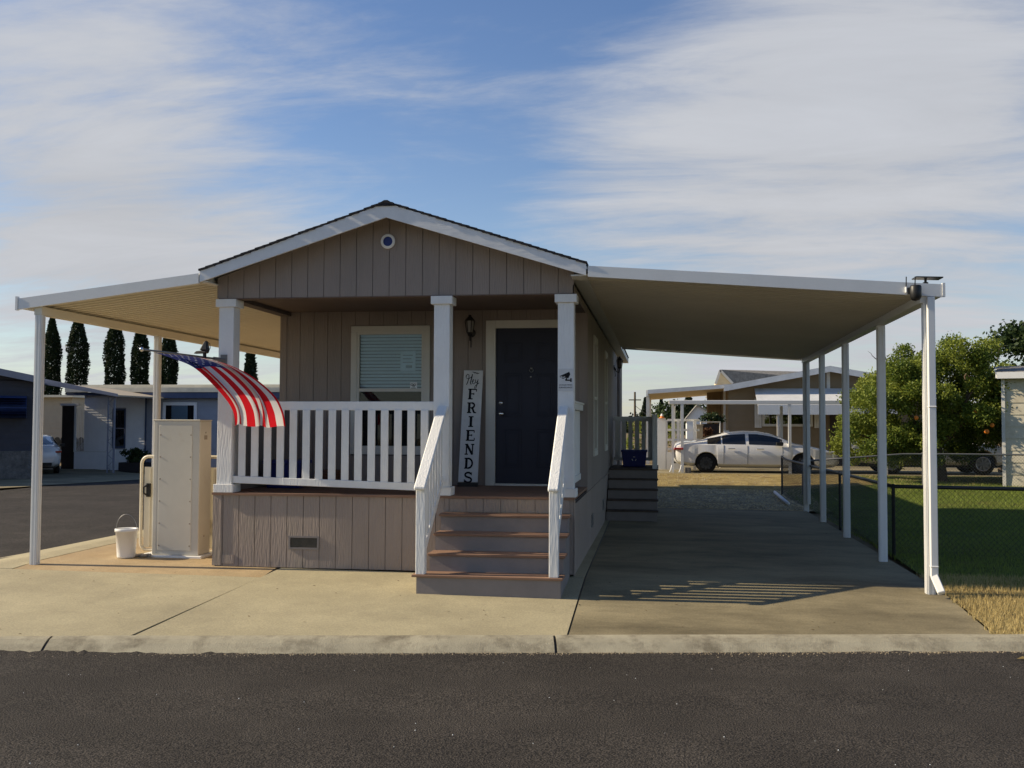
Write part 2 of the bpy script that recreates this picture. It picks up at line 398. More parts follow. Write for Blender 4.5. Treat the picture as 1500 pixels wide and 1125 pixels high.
# ------------------------------------------------------------------ siding builders
def siding(mb, O, U, length, zlo, zhi, holes=(), pitch=.2032, gap=.007, t=.012, start=0.0, breaks=()):
    """vertical grooved boards on the plane through O along unit U; normal = U x Z rotated outward"""
    U=Vector(U); Nn=Vector((U.y,-U.x,0)); O=Vector(O)
    zt=zhi if callable(zhi) else (lambda u: zhi)
    zb=zlo if callable(zlo) else (lambda u: zlo)
    k=-1
    while True:
        a=start+k*pitch; b=a+pitch-gap; k+=1
        if a>=length: break
        a=max(a,0); b=min(b,length)
        if b-a<.004: continue
        cuts=sorted({a,b}|{h[i] for h in holes for i in (0,1) if a<h[i]<b}|{c for c in breaks if a<c<b})
        for c0,c1 in zip(cuts,cuts[1:]):
            mid=(c0+c1)/2
            segs=[(None,None)]
            hs=sorted([(h[2],h[3]) for h in holes if h[0]<=mid<=h[1]])
            segs=[]; lo=None
            for h in hs: segs.append((lo,h[0])); lo=h[1]
            segs.append((lo,None))
            for s0,s1 in segs:
                za0=zb(c0) if s0 is None else s0; za1=zb(c1) if s0 is None else s0
                zc0=zt(c0) if s1 is None else s1; zc1=zt(c1) if s1 is None else s1
                if zc0-za0<.003 and zc1-za1<.003: continue
                P=lambda u,z,d: O+U*u+Vector((0,0,z))+Nn*d
                mb.hexa([P(c0,za0,0),P(c1,za1,0),P(c1,za1,t),P(c0,za0,t),P(c0,zc0,0),P(c1,zc1,0),P(c1,zc1,t),P(c0,zc0,t)])
def lap_siding(mb, O, U, length, z0, z1, course=.2, zhi=None, holes=()):
    U=Vector(U); Nn=Vector((U.y,-U.x,0)); O=Vector(O); z=z0; n=0
    while z<z1-.01:
        zt=min(z+course,z1); u0,u1=0,length
        if zhi:
            rng=[u for u in [length*i/200 for i in range(201)] if zhi(u)>=zt-.02]
            if not rng: break
            u0,u1=rng[0],rng[-1]
        spans=[(u0,u1)]
        for h in holes:
            if h[2]<zt-.03 and h[3]>z+.03:
                ns=[]
                for s in spans:
                    if h[0]>s[0]: ns.append((s[0],min(s[1],h[0])))
                    if h[1]<s[1]: ns.append((max(s[0],h[1]),s[1]))
                spans=[q for q in ns if q[1]-q[0]>.01]
        for s in spans:
            P=lambda u,zz,d: O+U*u+Vector((0,0,zz))+Nn*d
            mb.hexa([P(s[0],z,0),P(s[1],z,0),P(s[1],z,.022),P(s[0],z,.022),P(s[0],zt,0),P(s[1],zt,0),P(s[1],zt,.006),P(s[0],zt,.006)])
        z=zt

# ------------------------------------------------------------------ THE HOUSE
XL,XR,YF,YB,YE=-5.36,-.976,11.70,13.80,27.3
DZ=.77; GZ=3.145; XA=(XL+XR)/2+.02; EZ=3.30
house=empty('house',((XL+XR)/2,YF,-.15),'small taupe manufactured home with a dark shingle gable roof, white porch and navy front door','house')
H=house
gable_top=lambda u:  min(3.395+(u)*.3365, 3.395+((XR-XL)-u)*.3365)
# core volumes behind the siding
mb=MB()
mb.box(XL+.014,XR-.014,YB+.25,YE-.014,.55,3.25)          # living volume (dark, set back behind the windows)
mb.box(XL+.014,XR-.014,YF+.014,YE-.02,-.12,.70)
mb.build('inner_wall',M['groove'],H)
# walls
mb=MB()
hw=[(1.134,2.17,1.19,2.994),(3.11,4.06,.0,2.95)]      # window and door openings on the porch wall
siding(mb,(XL,YB+.01,0),(1,0,0),XR-XL,DZ,3.2,[(XL*0+1.05,2.20,1.17,3.0),(3.01,4.2,.7,3.05)],start=.1)
mb.box(XL,XL+1.05,YB+.012,YB+.06,DZ,3.2); mb.box(XL+2.2,XL+3.01,YB+.012,YB+.06,DZ,3.2); mb.box(XL+4.2,XR,YB+.012,YB+.06,DZ,3.2)
mb.box(XL+1.05,XL+2.2,YB+.012,YB+.06,DZ,1.17); mb.box(XL+1.05,XL+2.2,YB+.012,YB+.06,3.0,3.2); mb.box(XL+3.01,XL+4.2,YB+.012,YB+.06,3.05,3.2)
# gable
XW=XR-XL
siding(mb,(XL,YF+.012,0),(1,0,0),XW,GZ,gable_top,start=.14,breaks=(XW/2,))
# left and right side walls
sw_r=[(15.28-YB,15.98-YB,1.22,2.88),(18.42-YB,19.12-YB,1.22,2.88)]
siding(mb,(XR-.012,YB,0),(0,1,0),YE-YB,.69,3.24,[(15.20-YB,16.06-YB,1.14,2.97),(18.34-YB,19.20-YB,1.14,2.97)])
siding(mb,(XR-.012,YF,0),(0,1,0),YB-YF,GZ,3.24)
siding(mb,(XL+.012,YE,0),(0,-1,0),YE-YB,.69,3.24,[(3.0,4.4,1.2,2.9),(8,9.4,1.2,2.9)])
siding(mb,(XL+.012,YB,0),(0,-1,0),YB-YF,GZ,3.24)
siding(mb,(XR,YE-.012,0),(-1,0,0),XW,.2,3.24)
# left side half wall of the porch
siding(mb,(XL+.012+.02,YB,0),(0,-1,0),YB-YF-.19,DZ,1.80)
mb.box(XL+.033,XL+.09,YF+.2,YB,DZ,1.80)
mb.build('wall',M['siding'],H)
mb=MB(); # backing of gable and side headers
mb.prism([(XL+.015,YF+.014,GZ),(XR-.015,YF+.014,GZ),(XR-.015,YF+.014,3.38),(XA,YF+.014,4.11),(XL+.015,YF+.014,3.38)],0,(0,.17,0))
mb.box(XR-.16,XR-.014,YF+.19,YB+.01,GZ,3.25); mb.box(XL+.014,XL+.16,YF+.19,YB+.01,GZ,3.25)
mb.box(XR-.06,XR-.014,YB+.06,YE-.02,.6,1.14); mb.box(XR-.06,XR-.014,YB+.06,YE-.02,2.97,3.24)
mb.box(XR-.06,XR-.014,YB+.06,15.20,1.14,2.97); mb.box(XR-.06,XR-.014,16.06,18.34,1.14,2.97); mb.box(XR-.06,XR-.014,19.2,YE-.02,1.14,2.97)
mb.box(XL+.014,XL+.06,YB+.06,YE-.02,.6,3.24)
mb.build('wall_backing',M['groove'],H)
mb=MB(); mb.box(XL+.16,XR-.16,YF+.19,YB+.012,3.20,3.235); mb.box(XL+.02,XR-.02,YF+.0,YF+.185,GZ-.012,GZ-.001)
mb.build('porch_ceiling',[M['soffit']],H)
# corner boards
mb=MB(); mb.box(XL-.004,XL+.10,YF-.008,YF+.012,-.11,DZ-.03); mb.build('corner_board',M['skirt'],H)
mb=MB(); mb.box(XL-.012,XL+.0,YF-.006,YF+.10,-.11,DZ-.03); mb.build('corner_board',M['skirt'],H)
mb=MB(); mb.box(XR-.002,XR+.014,YB-.004,YB+.085,.69,3.22); mb.build('corner_board',M['siding'],H)
mb=MB(); mb.box(XR-.10,XR-.003,YB-.012,YB+.0,DZ,3.2); mb.build('corner_board',M['siding'],H)
mb=MB(); mb.box(XL+.003,XL+.10,YB-.012,YB,DZ,3.2); mb.build('corner_board',M['siding'],H)
mb=MB(); mb.box(XR-.0,XR+.014,YF+.0,YF+.1,-.13,DZ-.03); mb.build('corner_board',M['skirt'],H)
mb=MB(); mb.box(XL+.115,XL+.265,YF-.006,YF+.0,-.085,.02); mb.build('access_plate',M['skirt'],H)
# skirting
mb=MB()
siding(mb,(XL+.1,YF+.012,0),(1,0,0),XW-.1,-.115,DZ-.02,[(.855,1.235,.105,.265)],start=.02)
siding(mb,(XR-.012,YF+.1,0),(0,1,0),YE-YF-.1,-.15,.675,[(3.0,3.32,.12,.30),(6.0,6.32,.12,.30)],pitch=.4)
siding(mb,(XL+.012,YE,0),(0,-1,0),YE-YF-.1,-.15,.675,pitch=.4)
mb.box(XR-.0,XR+.013,YF+.1,YE,.677,.69)
mb.build('skirting',M['skirt'],H)
def crawl_vent(x0,x1,z0,z1):
    mb=MB(); y=YF-.012
    mb.box(x0,x1,y,YF+.004,z1-.022,z1); mb.box(x0,x1,y,YF+.004,z0,z0+.022); mb.box(x0,x0+.022,y,YF+.004,z0+.022,z1-.022); mb.box(x1-.022,x1,y,YF+.004,z0+.022,z1-.022)
    f=mb.build('crawl_vent',M['riser'],H)
    mb=MB(); mb.box(x0+.02,x1-.02,YF-.001,YF+.006,z0+.02,z1-.02)
    for i in range(9): mb.box(x0+.02,x1-.02,YF-.004,YF-.001,z0+.028+i*.0135,z0+.034+i*.0135)
    mb.build('vent_mesh',M['ventm'],f)
crawl_vent(XL+.955,XL+1.335,.105,.265)
for yy in (14.8,17.8):
    mb=MB(); mb.box(XR-.001,XR+.012,yy,yy+.32,.12,.30)
    for i in range(8): mb.box(XR+.012,XR+.017,yy+.02,yy+.30,.135+i*.02,.145+i*.02)
    mb.build('crawl_vent',M['grey'],H)
# gable vent
mb=MB(); mb.lathe([(.058,-.03),(.085,-.03),(.09,-.02),(.085,0),(.058,-.012)],(-3.205,YF-.002,3.795),'y',32)
gv=mb.build('gable_vent',M['whitetrim'],H,smooth=True)
mb=MB(); mb.lathe([(.0,-.012),(.06,-.012)],(-3.205,YF-.004,3.795),'y',24); mb.build('vent_mesh',M['bluevent'],gv)
mb=MB(); mb.box(-3.31,-3.10,YF-.004,YF+.0,3.69,3.90); mb.build('vent_plate',M['siding'],gv)

# roof: overlapping courses of shingles on both slopes
RY0,RY1=11.36,27.6; AZ=4.20; RXL,RXR=-5.45,-.80; EZT=3.435
roofm=MB()
for side in (-1,1):
    xe=RXL if side<0 else RXR
    n=26
    for k in range(n):
        t0=k/n; t1=min(1,(k+1.35)/n)
        x0=xe+(XA-xe)*t0; z0=EZT+(AZ-EZT)*t0; x1=xe+(XA-xe)*t1; z1=EZT+(AZ-EZT)*t1
        th=.022; j=random.uniform(-.012,.012)
        y0=RY0+j; y1=RY1-j
        roofm.hexa([(x0,y0,z0),(x1,y0,z1-.012),(x1,y1,z1-.012),(x0,y1,z0),(x0,y0,z0+th),(x1,y0,z1+.013),(x1,y1,z1+.013),(x0,y1,z0+th)])
roofm.hexa([(XA-.14,RY0-.005,AZ-.045),(XA+.14,RY0-.005,AZ-.045),(XA+.14,RY1,AZ-.045),(XA-.14,RY1,AZ-.045),(XA-.02,RY0-.005,AZ+.022),(XA+.02,RY0-.005,AZ+.022),(XA+.02,RY1,AZ+.022),(XA-.02,RY1,AZ+.022)])
roof=roofm.build('roof',M['shingle'],H)
# roof deck / soffit
mb=MB()
for xe in (RXL+.02,RXR-.02):
    mb.hexa([(xe,RY0+.04,EZT-.035),(XA,RY0+.04,AZ-.045),(XA,RY1-.04,AZ-.045),(xe,RY1-.04,EZT-.035),(xe,RY0+.04,EZT-.004),(XA,RY0+.04,AZ-.008),(XA,RY1-.04,AZ-.008),(xe,RY1-.04,EZT-.004)])
mb.build('roof_deck',M['almond'],roof)
# rake boards front and back
def rake(y0,y1,xe):
    mb=MB()
    xo=xe
    lo=.135; lo2=.178
    mb.hexa([(xo,y0,EZT-lo),(XA,y0,AZ-lo2),(XA,y1,AZ-lo2),(xo,y1,EZT-lo),(xo,y0,EZT-.004),(XA,y0,AZ-.006),(XA,y1,AZ-.006),(xo,y1,EZT-.004)])
    return mb
for xe in (RXL+.012,RXR-.012):
    rake(RY0+.012,RY0+.04,xe).build('rake_board',M['rakewhite'],roof)
    rake(RY1-.04,RY1-.012,xe).build('rake_board',M['rakewhite'],roof)
# eave fascia and soffit boxes
for sx,xw,xe in ((1,XR,RXR-.012),(-1,XL,RXL+.012)):
    mb=MB(); a,b=sorted((xe,xe-sx*.022)); mb.box(a,b,RY0+.041,RY1-.041,EZT-.135,EZT-.02)
    mb.build('eave_fascia',M['almond'],roof)
    mb=MB(); a,b=sorted((xe-sx*.023,xw-sx*.01)); mb.box(a,b,RY0+.041,RY1-.041,EZT-.135,EZT-.12)
    mb.build('eave_soffit',M['almond'],roof)
mb=MB(); mb.hexa([(XL,RY0+.041,3.25),(XR,RY0+.041,3.25),(XR,YF+.012,3.25),(XL,YF+.012,3.25),(XL,RY0+.041,3.255),(XR,RY0+.041,3.255),(XR,YF+.012,3.255),(XL,YF+.012,3.255)])

# porch deck
mb=MB()
for i in range(15):
    y0=YF-.024+i*.1405; mb.box(XL-.02,XR+.012,y0,min(y0+.136,YB-.013),DZ-.028,DZ)
deck=mb.build('porch_deck',M['deck'],H)

# porch posts
posts=[]
def porch_post(x0,x1):
    y0=YF+.004; w=x1-x0
    mb=MB(); mb.box(x0,x1,y0,y0+w,DZ+.1,GZ-.11); p=mb.build('porch_post',M['white'],H,bevel=.004)
    mb=MB(); mb.box(x0-.035,x1+.035,y0-.03,y0+w+.03,GZ-.11,GZ-.014); mb.build('post_cap',M['white'],p,bevel=.004)
    mb=MB(); mb.box(x0-.03,x1+.03,y0-.026,y0+w+.026,DZ+.001,DZ+.1); mb.build('post_base',M['white'],p,bevel=.004)
    return p
porch_post(-5.335,-5.145); porch_post(-2.64,-2.45); porch_post(-1.163,-.975)
# front railing
mb=MB(); mb.box(-5.144,-2.641,YF+.06,YF+.10,1.775,1.88); 
rail=mb.build('porch_railing',M['white'],H,bevel=.004)
mb=MB(); mb.hexa([(-5.144,YF+.035,.885),(-2.57,YF+.035,.815),(-2.57,YF+.075,.815),(-5.144,YF+.075,.885),(-5.144,YF+.035,.972),(-2.57,YF+.035,.902),(-2.57,YF+.075,.902),(-5.144,YF+.075,.972)])
mb.build('bottom_rail',M['white'],rail,bevel=.004)
for i in range(15):
    x=-5.035+i*.1627; zb=.972-.07*(x+5.144)/2.57
    mb=MB(); mb.box(x-.0455,x+.0455,YF+.045,YF+.066,zb-.02*0+.0005,1.7755); mb.build('baluster',M['white'],rail,bevel=.003)
# right side railing of the porch
mb=MB(); mb.box(-1.12,-1.02,YF+.195,YB-.013,1.80,1.88)
r2=mb.build('porch_railing',M['white'],H,bevel=.004)
mb=MB(); mb.box(-1.09,-1.05,YF+.195,YB-.013,.87,.955); mb.build('bottom_rail',M['white'],r2,bevel=.004)
mb=MB(); mb.box(-1.135,-1.005,YF+.19,YB-.013,1.881,1.905); mb.build('rail_cap',M['white'],r2,bevel=.003)
for i in range(12):
    y=YF+.28+i*.155
    if y<YB-.08:
        mb=MB(); mb.box(-1.081,-1.06,y-.045,y+.045,.956,1.799); mb.build('baluster',M['white'],r2,bevel=.003)
# left half wall cap
mb=MB(); mb.box(XL-.0,XL+.12,YF+.195,YB-.013,1.802,1.83); mb.build('half_wall_cap',M['white'],H,bevel=.003)

# front steps
SL,SR=-2.505,-1.0
stz=[.58,.39,.20,.006]; sty=[11.42,11.14,10.86,10.58]
mb=MB()
stairs_body=MB()
for k in range(4):
    l=SL if k<3 else -2.585
    stairs_body.box(l+.02,SR-.02,sty[k]+.024,(YF-.003 if k==0 else sty[k-1]+.024-.001),-.30,stz[k]-.027)
st=stairs_body.build('front_steps',M['riser'],H)
for k in range(4):
    l=SL if k<3 else -2.615; y1=(YF-.026) if k==0 else sty[k-1]+.023
    m1=MB(); h=(y1-sty[k]-.006)/2
    m1.box(l,SR+.005,sty[k],sty[k]+h,stz[k]-.026,stz[k]); m1.box(l,SR+.005,sty[k]+h+.006,y1,stz[k]-.026,stz[k])
    m1.build('tread',M['deck'],st,bevel=.004)
# siding boards on the top riser
m1=MB(); siding(m1,(SL+.02,YF-.002,0),(1,0,0),SR-SL-.04,.585,DZ-.031,start=.05,t=.01); m1.build('top_riser',M['skirt'],st)
def stair_rail(x0,x1,hand_w):
    xc=(x0+x1)/2; ny0=10.60; ny1=ny0+.095
    mb=MB(); mb.hexa([(x0,ny0,.007),(x1,ny0,.007),(x1,ny1,.007),(x0,ny1,.007),(x0,ny0,.905),(x1,ny0,.905),(x1,ny1,.975),(x0,ny1,.975)])
    nw=mb.build('stair_railing',M['white'],H,bevel=.004)
    a=Vector((xc,10.55,.915)); b=Vector((xc,YF-.004,1.815))
    mb=MB(); mb.bar(a,b,hand_w,.045); mb.build('handrail',M['white'],nw,bevel=.012)
    sl=(b.z-a.z)/(b.y-a.y)
    a2=Vector((xc,ny1+.002,.205)); b2=Vector((xc,YF-.03,.205+sl*(YF-.03-ny1)))
    mb=MB(); mb.bar(a2,b2,.04,.085); mb.build('bottom_rail',M['white'],nw,bevel=.003)
    for i in range(7):
        y=10.78+i*.137
        if y>YF-.06: break
        zt=a.z+(y-a.y)*sl-.03; zb=a2.z+(y-a2.y)*sl+.03; d=.045*sl
        mb=MB(); mb.hexa([(xc-.011,y-.045,zb-d),(xc+.011,y-.045,zb-d),(xc+.011,y+.045,zb+d),(xc-.011,y+.045,zb+d),(xc-.011,y-.045,zt-d),(xc+.011,y-.045,zt-d),(xc+.011,y+.045,zt+d),(xc-.011,y+.045,zt+d)])
        mb.build('baluster',M['white'],nw)
stair_rail(-2.575,-2.475,.125); stair_rail(-1.142,-1.045,.115)

# porch window
def window(parent,O,U,u0,u1,z0,z1,trim=.085,mid=.48,glassm='glass',depth=.10,blind=True,blind_to=0.0,trimm='whitetrim',name='window',lower_blind=False):
    U=Vector(U); Nn=Vector((U.y,-U.x,0)); O=Vector(O)
    P=lambda u,z,d: O+U*u+Vector((0,0,z))+Nn*d
    def bx(mb,a,b,c,d,n0,n1): mb.hexa([P(a,c,n0),P(b,c,n0),P(b,c,n1),P(a,c,n1),P(a,d,n0),P(b,d,n0),P(b,d,n1),P(a,d,n1)])
    mb=MB(); t=trim
    bx(mb,u0,u1,z1-t,z1,-.01,.022); bx(mb,u0,u1,z0,z0+t,-.01,.022); bx(mb,u0,u0+t,z0+t,z1-t,-.01,.0215); bx(mb,u1-t,u1,z0+t,z1-t,-.01,.0215)
    w=mb.build(name,M[trimm],parent,bevel=.003)
    a,b,c,d=u0+t,u1-t,z0+t,z1-t; f=.035; zm=c+(d-c)*mid
    mb=MB(); bx(mb,a,b,d-f,d,-.03,.012); bx(mb,a,b,c,c+f,-.03,.012); bx(mb,a,a+f,c+f,d-f,-.03,.0115); bx(mb,b-f,b,c+f,d-f,-.03,.0115); bx(mb,a+f,b-f,zm-.022,zm+.022,-.03,.010)
    mb.build('window_frame',M[trimm],w)
    mb=MB(); bx(mb,a+f,b-f,zm+.022,d-f,-.022,-.018); bx(mb,a+f,b-f,c+f,zm-.022,-.022,-.018); mb.build('pane',M[glassm],w)
    if blind:
        mb=MB(); zz=d-f
        zend=(zm+.01) if not lower_blind else c+f
        while zz>zend:
            mb.hexa([P(a+f,zz-.037,-.064),P(b-f,zz-.037,-.064),P(b-f,zz-.037,-.061),P(a+f,zz-.037,-.061),P(a+f,zz,-.048),P(b-f,zz,-.048),P(b-f,zz,-.045),P(a+f,zz,-.045)]); zz-=.047
        mb.build('blind',M['blind'],w)
    mb=MB(); bx(mb,a,b,c,d,-depth-.03,-depth); mb.build('dark_room',M['dark'],w)
    return w
W1=window(H,(XL,YB-.002,0),(1,0,0),1.055,2.195,1.185,2.994,trimm='almond',mid=.50)
# sticker and paper on the porch window
mb=MB(); mb.box(-3.60,-3.38,YB+.030,YB+.032,2.36,2.64); mb.box(-3.58,-3.40,YB+.028,YB+.0299,2.60,2.615)
nt_=tag(mb.build('paper_notice',[M['paper']]),'pale printed paper notice hanging inside the porch window','notice')
mb=MB()
for k in range(3): mb.box(-3.565,-3.42+(-.02 if k==1 else 0),YB+.0285,YB+.0298,2.575-.05*k,2.585-.05*k)
mb.box(-3.52,-3.43,YB+.0285,YB+.0298,2.40,2.44)
mb.build('print',M['grey'],nt_)
mb=MB(); mb.box(-3.452,-3.352,YB+.0125,YB+.0135,2.105,2.20)
stk=tag(mb.build('security_sticker',M['paper']),'small square sticker with a black emblem in the lower corner of the porch window','sticker')
mb=MB()
for c,r in (((-3.425,2.165),.018),((-3.385,2.165),.016),((-3.40,2.145),.014)):
    mb.tube([(c[0]+r*cos(a*pi/6),YB+.0115,c[1]+r*.7*sin(a*pi/6)) for a in range(12)],.0035,4,closed=True)
mb.box(-3.435,-3.37,YB+.011,YB+.0123,2.115,2.122)
mb.build('emblem',M['ink'],stk)
# side windows
window(H,(XR+.002,0,0),(0,1,0),15.20,16.06,1.14,2.97,glassm='sideglass',trimm='almond',trim=.08,blind=True)
window(H,(XR+.002,0,0),(0,1,0),18.34,19.20,1.14,2.97,glassm='sideglass',trimm='almond',trim=.08,blind=True)
window(H,(XL-.002,0,0),(0,-1,0),-25.3,-23.9,1.2,2.9,glassm='sideglass',trimm='almond',trim=.08,blind=True)
window(H,(XL-.002,0,0),(0,-1,0),-20.3,-18.9,1.2,2.9,glassm='sideglass',trimm='almond',trim=.08,blind=True)

# front door with frame
DX0,DX1=-2.235,-1.30
mb=MB(); y=YB
mb.box(DX0-.135,DX0,y-.026,y+.05,DZ+.001,3.055); mb.box(DX1,DX1+.135,y-.026,y+.05,DZ+.001,3.055); mb.box(DX0,DX1,y-.0255,y+.05,2.945,3.055)
mb.box(DX0,DX1,y-.03,y+.05,DZ+.001,DZ+.03)
df=mb.build('door_frame',M['almond'],H,bevel=.003)
mb=MB(); mb.box(DX0+.003,DX1-.003,y+.012,y+.05,DZ+.031,2.944)
W_=DX1-DX0
for col in (0,1):
    xa=DX0+.12+col*(W_/2-.02); xb=xa+W_/2-.22
    for za,zb in ((DZ+.25,DZ+.78),(DZ+.95,DZ+1.55),(DZ+1.70,DZ+1.98)):
        mb.box(xa,xb,y+.004,y+.012,za,za+.025); mb.box(xa,xb,y+.004,y+.012,zb-.025,zb); mb.box(xa,xa+.025,y+.0045,y+.012,za+.025,zb-.025); mb.box(xb-.025,xb,y+.0045,y+.012,za+.025,zb-.025)
        mb.box(xa+.05,xb-.05,y+.006,y+.012,za+.05,zb-.05)
door=mb.build('front_door',M['door'],H,bevel=.003)
mb=MB(); mb.lathe([(.0,-.075),(.03,-.072),(.036,-.05),(.025,-.03),(.02,-.01),(.035,-.006),(.036,.0)],(DX0+.09,y+.012,1.76),'y',20); mb.build('door_knob',M['chrome'],door,smooth=True)
mb=MB(); mb.lathe([(.0,-.03),(.025,-.028),(.03,-.005),(.03,0)],(DX0+.075,y+.012,1.91),'y',20); mb.build('deadbolt',M['chrome'],door,smooth=True)
mb=MB(); mb.lathe([(.0,-.02),(.018,-.018),(.02,0)],(DX0+.50,y+.012,2.385),'y',16); mb.tube([(DX0+.50+.026*cos(a),y-.003,2.36+.026*sin(a)) for a in [i*pi/8-pi/2-2 for i in range(12)]],.005,6); mb.build('door_knocker',M['grey'],door,smooth=True)
mb=MB(); mb.lathe([(.0,-.008),(.010,-.006),(.012,0)],(DX0+.49,y+.012,2.27),'y',12); mb.build('peephole',M['chrome'],door,smooth=True)

# side landing with steps on the right wall
mb=MB(); lx0,lx1=XR+.016,-.03
for k in range(5):
    z=-.135+.18*(k+1); y0=18.75+k*.27
    mb.box(lx0,lx1,y0+.02,(y0+.29 if k<4 else 21.9),-.2,z-.028)
lst=mb.build('side_steps',M['riser'],H)
for k in range(5):
    z=-.135+.18*(k+1); y0=18.75+k*.27
    mb=MB(); mb.box(lx0,lx1+.02,y0,(y0+.288 if k<4 else 21.9),z-.027,z); mb.build('tread',M['deck_shaded'],lst,bevel=.004)
srm=M['white']
mb=MB(); mb.box(-.125,-.03,19.9,19.995,.10,1.83); nw=mb.build('landing_railing',srm,H,bevel=.004)
mb=MB(); mb.box(lx0,-.03,21.8,21.84,1.70,1.80); mb.box(-.10,-.06,19.996,21.84,1.70,1.80); mb.build('top_rail',srm,nw)
mb=MB(); mb.box(lx0,-.03,21.8,21.84,.86,.93); mb.build('bottom_rail',srm,nw)
mb=MB(); mb.box(-.125,-.03,21.75,21.85,.80,1.85); mb.build('corner_post',srm,nw)
for i in range(7):
    x=lx0+.08+i*.14
    if x<-.14:
        mb=MB(); mb.box(x-.045,x+.045,21.78,21.799,.93,1.70); mb.build('baluster',srm,nw)
for i in range(11):
    y=20.12+i*.155
    mb=MB(); mb.box(-.10,-.08,y-.045,y+.045,.80,1.70); mb.build('baluster',srm,nw)
# downspout on the side wall
mb=MB(); mb.tube([(XR+.06,23.6,3.2),(XR+.06,23.6,-.1)],.04,8); mb.build('drain_pipe',M['siding'],H)

# ------------------------------------------------------------------ awnings (cream pan covers)
def pan_roof(name, parent, m, x0,z0,x1,z1, y0,y1, pitch=.152, rib=.034):
    """ribbed pans running from (x0,z0) at the house to (x1,z1) at the beam"""
    mb=MB(); prof=[]
    y=y0
    while y<y1-.001:
        for dy,dz in ((0,0),(.004,-.020),(.034,-.020),(.038,0),(.088,0),(.091,-.007),(.101,-.007),(.104,0)):
            if y+dy<=y1: prof.append((y+dy,dz))
        y+=pitch
    prof.append((y1,0))
    vs=[];fs=[]
    for (yy,dz) in prof:
        vs.append((x0,yy,z0+dz)); vs.append((x1,yy,z1+dz))
        vs.append((x0,yy,z0+.055)); vs.append((x1,yy,z1+.055))
    for i in range(len(prof)-1):
        a=4*i; fs+=[(a,a+1,a+5,a+4),(a+2,a+6,a+7,a+3)]
    mb.add(vs,fs); return mb.build(name,m,parent)
def awning_post(mb_parent,x,y,z0,z1,w=.085,m='alu',name='support_post'):
    mb=MB(); h=w/2
    mb.box(x-h,x+h,y-h,y+h,z0,z1)
    for s in (-1,1):                               # rolled flutes on the faces
        mb.box(x+s*h*.45-.008,x+s*h*.45+.008,y-h-.007,y-h-.0005,z0+.01,z1-.01)
        mb.box(x-h-.007,x-h-.0005,y+s*h*.45-.008,y+s*h*.45+.008,z0+.01,z1-.01)
        mb.box(x+h+.0005,x+h+.007,y+s*h*.45-.008,y+s*h*.45+.008,z0+.01,z1-.01)
    return mb.build(name,M[m],mb_parent)
AY=11.38
left_aw=empty('patio_awning',(-6.6,AY,-.12),'cream metal patio awning with two slim posts along the left side of the home','awning')
pan_roof('awning_roof',left_aw,M['awning'],-5.44,3.335,-7.70,3.058,AY+.03,22.0)
mb=MB(); mb.hexa([(-5.45,AY-.012,3.285),(-5.45,AY+.028,3.285),(-7.79,AY+.028,3.0),(-7.79,AY-.012,3.0),(-5.45,AY-.012,3.405),(-5.45,AY+.028,3.405),(-7.79,AY+.028,3.135),(-7.79,AY-.012,3.135)])
mb.build('front_fascia',M['alu'],left_aw)
mb=MB(); mb.box(-7.80,-7.70,AY+.029,22.0,3.012,3.13); mb.build('gutter',M['alu'],left_aw)
mb=MB(); mb.box(-7.60,-7.50,AY+.03,22.0,2.935,3.035); mb.build('beam',M['awning'],left_aw)
mb=MB(); mb.box(-7.825,-7.795,AY-.02,AY+.02,2.99,3.16); mb.build('end_cap',M['alu'],left_aw)
for yy in (11.46,14.42,17.3,20.2):
    awning_post(left_aw,-7.55,yy,g(-7.55,yy)-.02,2.934)

cp=empty('carport',(1.1,AY,-.15),'white metal carport with five slim posts attached to the right side of the home','carport')
pan_roof('carport_roof',cp,M['carportpan'],-.811,3.325,2.98,3.03,AY+.03,22.05)
mb=MB(); mb.hexa([(-.79,AY-.012,3.285),(3.02,AY-.012,3.0),(3.02,AY+.028,3.0),(-.79,AY+.028,3.285),(-.79,AY-.012,3.408),(3.02,AY-.012,3.136),(3.02,AY+.028,3.136),(-.79,AY+.028,3.408)])
mb.build('front_fascia',M['alu'],cp)
mb=MB(); mb.hexa([(-.79,22.06,3.27),(3.16,22.06,2.985),(3.16,22.09,2.985),(-.79,22.09,3.27),(-.79,22.06,3.40),(3.16,22.06,3.13),(3.16,22.09,3.13),(-.79,22.09,3.40)])
mb.build('rear_fascia',M['alu'],cp)
mb=MB(); mb.bar((2.86,AY+.03,2.985),(3.06,22.05,2.985),.12,.085); mb.build('beam',M['alu'],cp)
mb=MB(); mb.bar((2.98,AY+.03,3.065),(3.18,22.05,3.065),.09,.12); mb.build('gutter',M['alu'],cp)
mb=MB(); mb.box(3.021,3.05,AY-.02,AY+.02,3.0,3.15); mb.build('end_cap',M['alu'],cp)
for i,(px_,py_) in enumerate(((2.88,11.46),(2.92,13.95),(2.975,16.85),(3.02,19.5),(3.06,21.95))):
    awning_post(cp,px_,py_,g(px_,py_)-.02,2.945,w=.085 if i==0 else .092)
# downspout on the front post
mb=MB(); zz=g(2.9,11.35)
mb.bar((2.898,11.365,3.0),(2.898,11.365,zz+.20),.078,.055,up=(0,1,0)); mb.bar((2.898,11.365,zz+.21),(2.935,11.22,zz+.05),.078,.055,up=(0,1,.3))
for z in (.30,2.0): mb.box(2.855,2.941,11.33,11.40,zz+z,zz+z+.02)
mb.build('downspout',M['alu'],cp,bevel=.008)
mb=MB(); mb.bar((3.10,21.86,2.99),(3.10,21.86,-.02),.07,.05,up=(0,1,0)); mb.build('downspout',M['alu'],cp,bevel=.006)

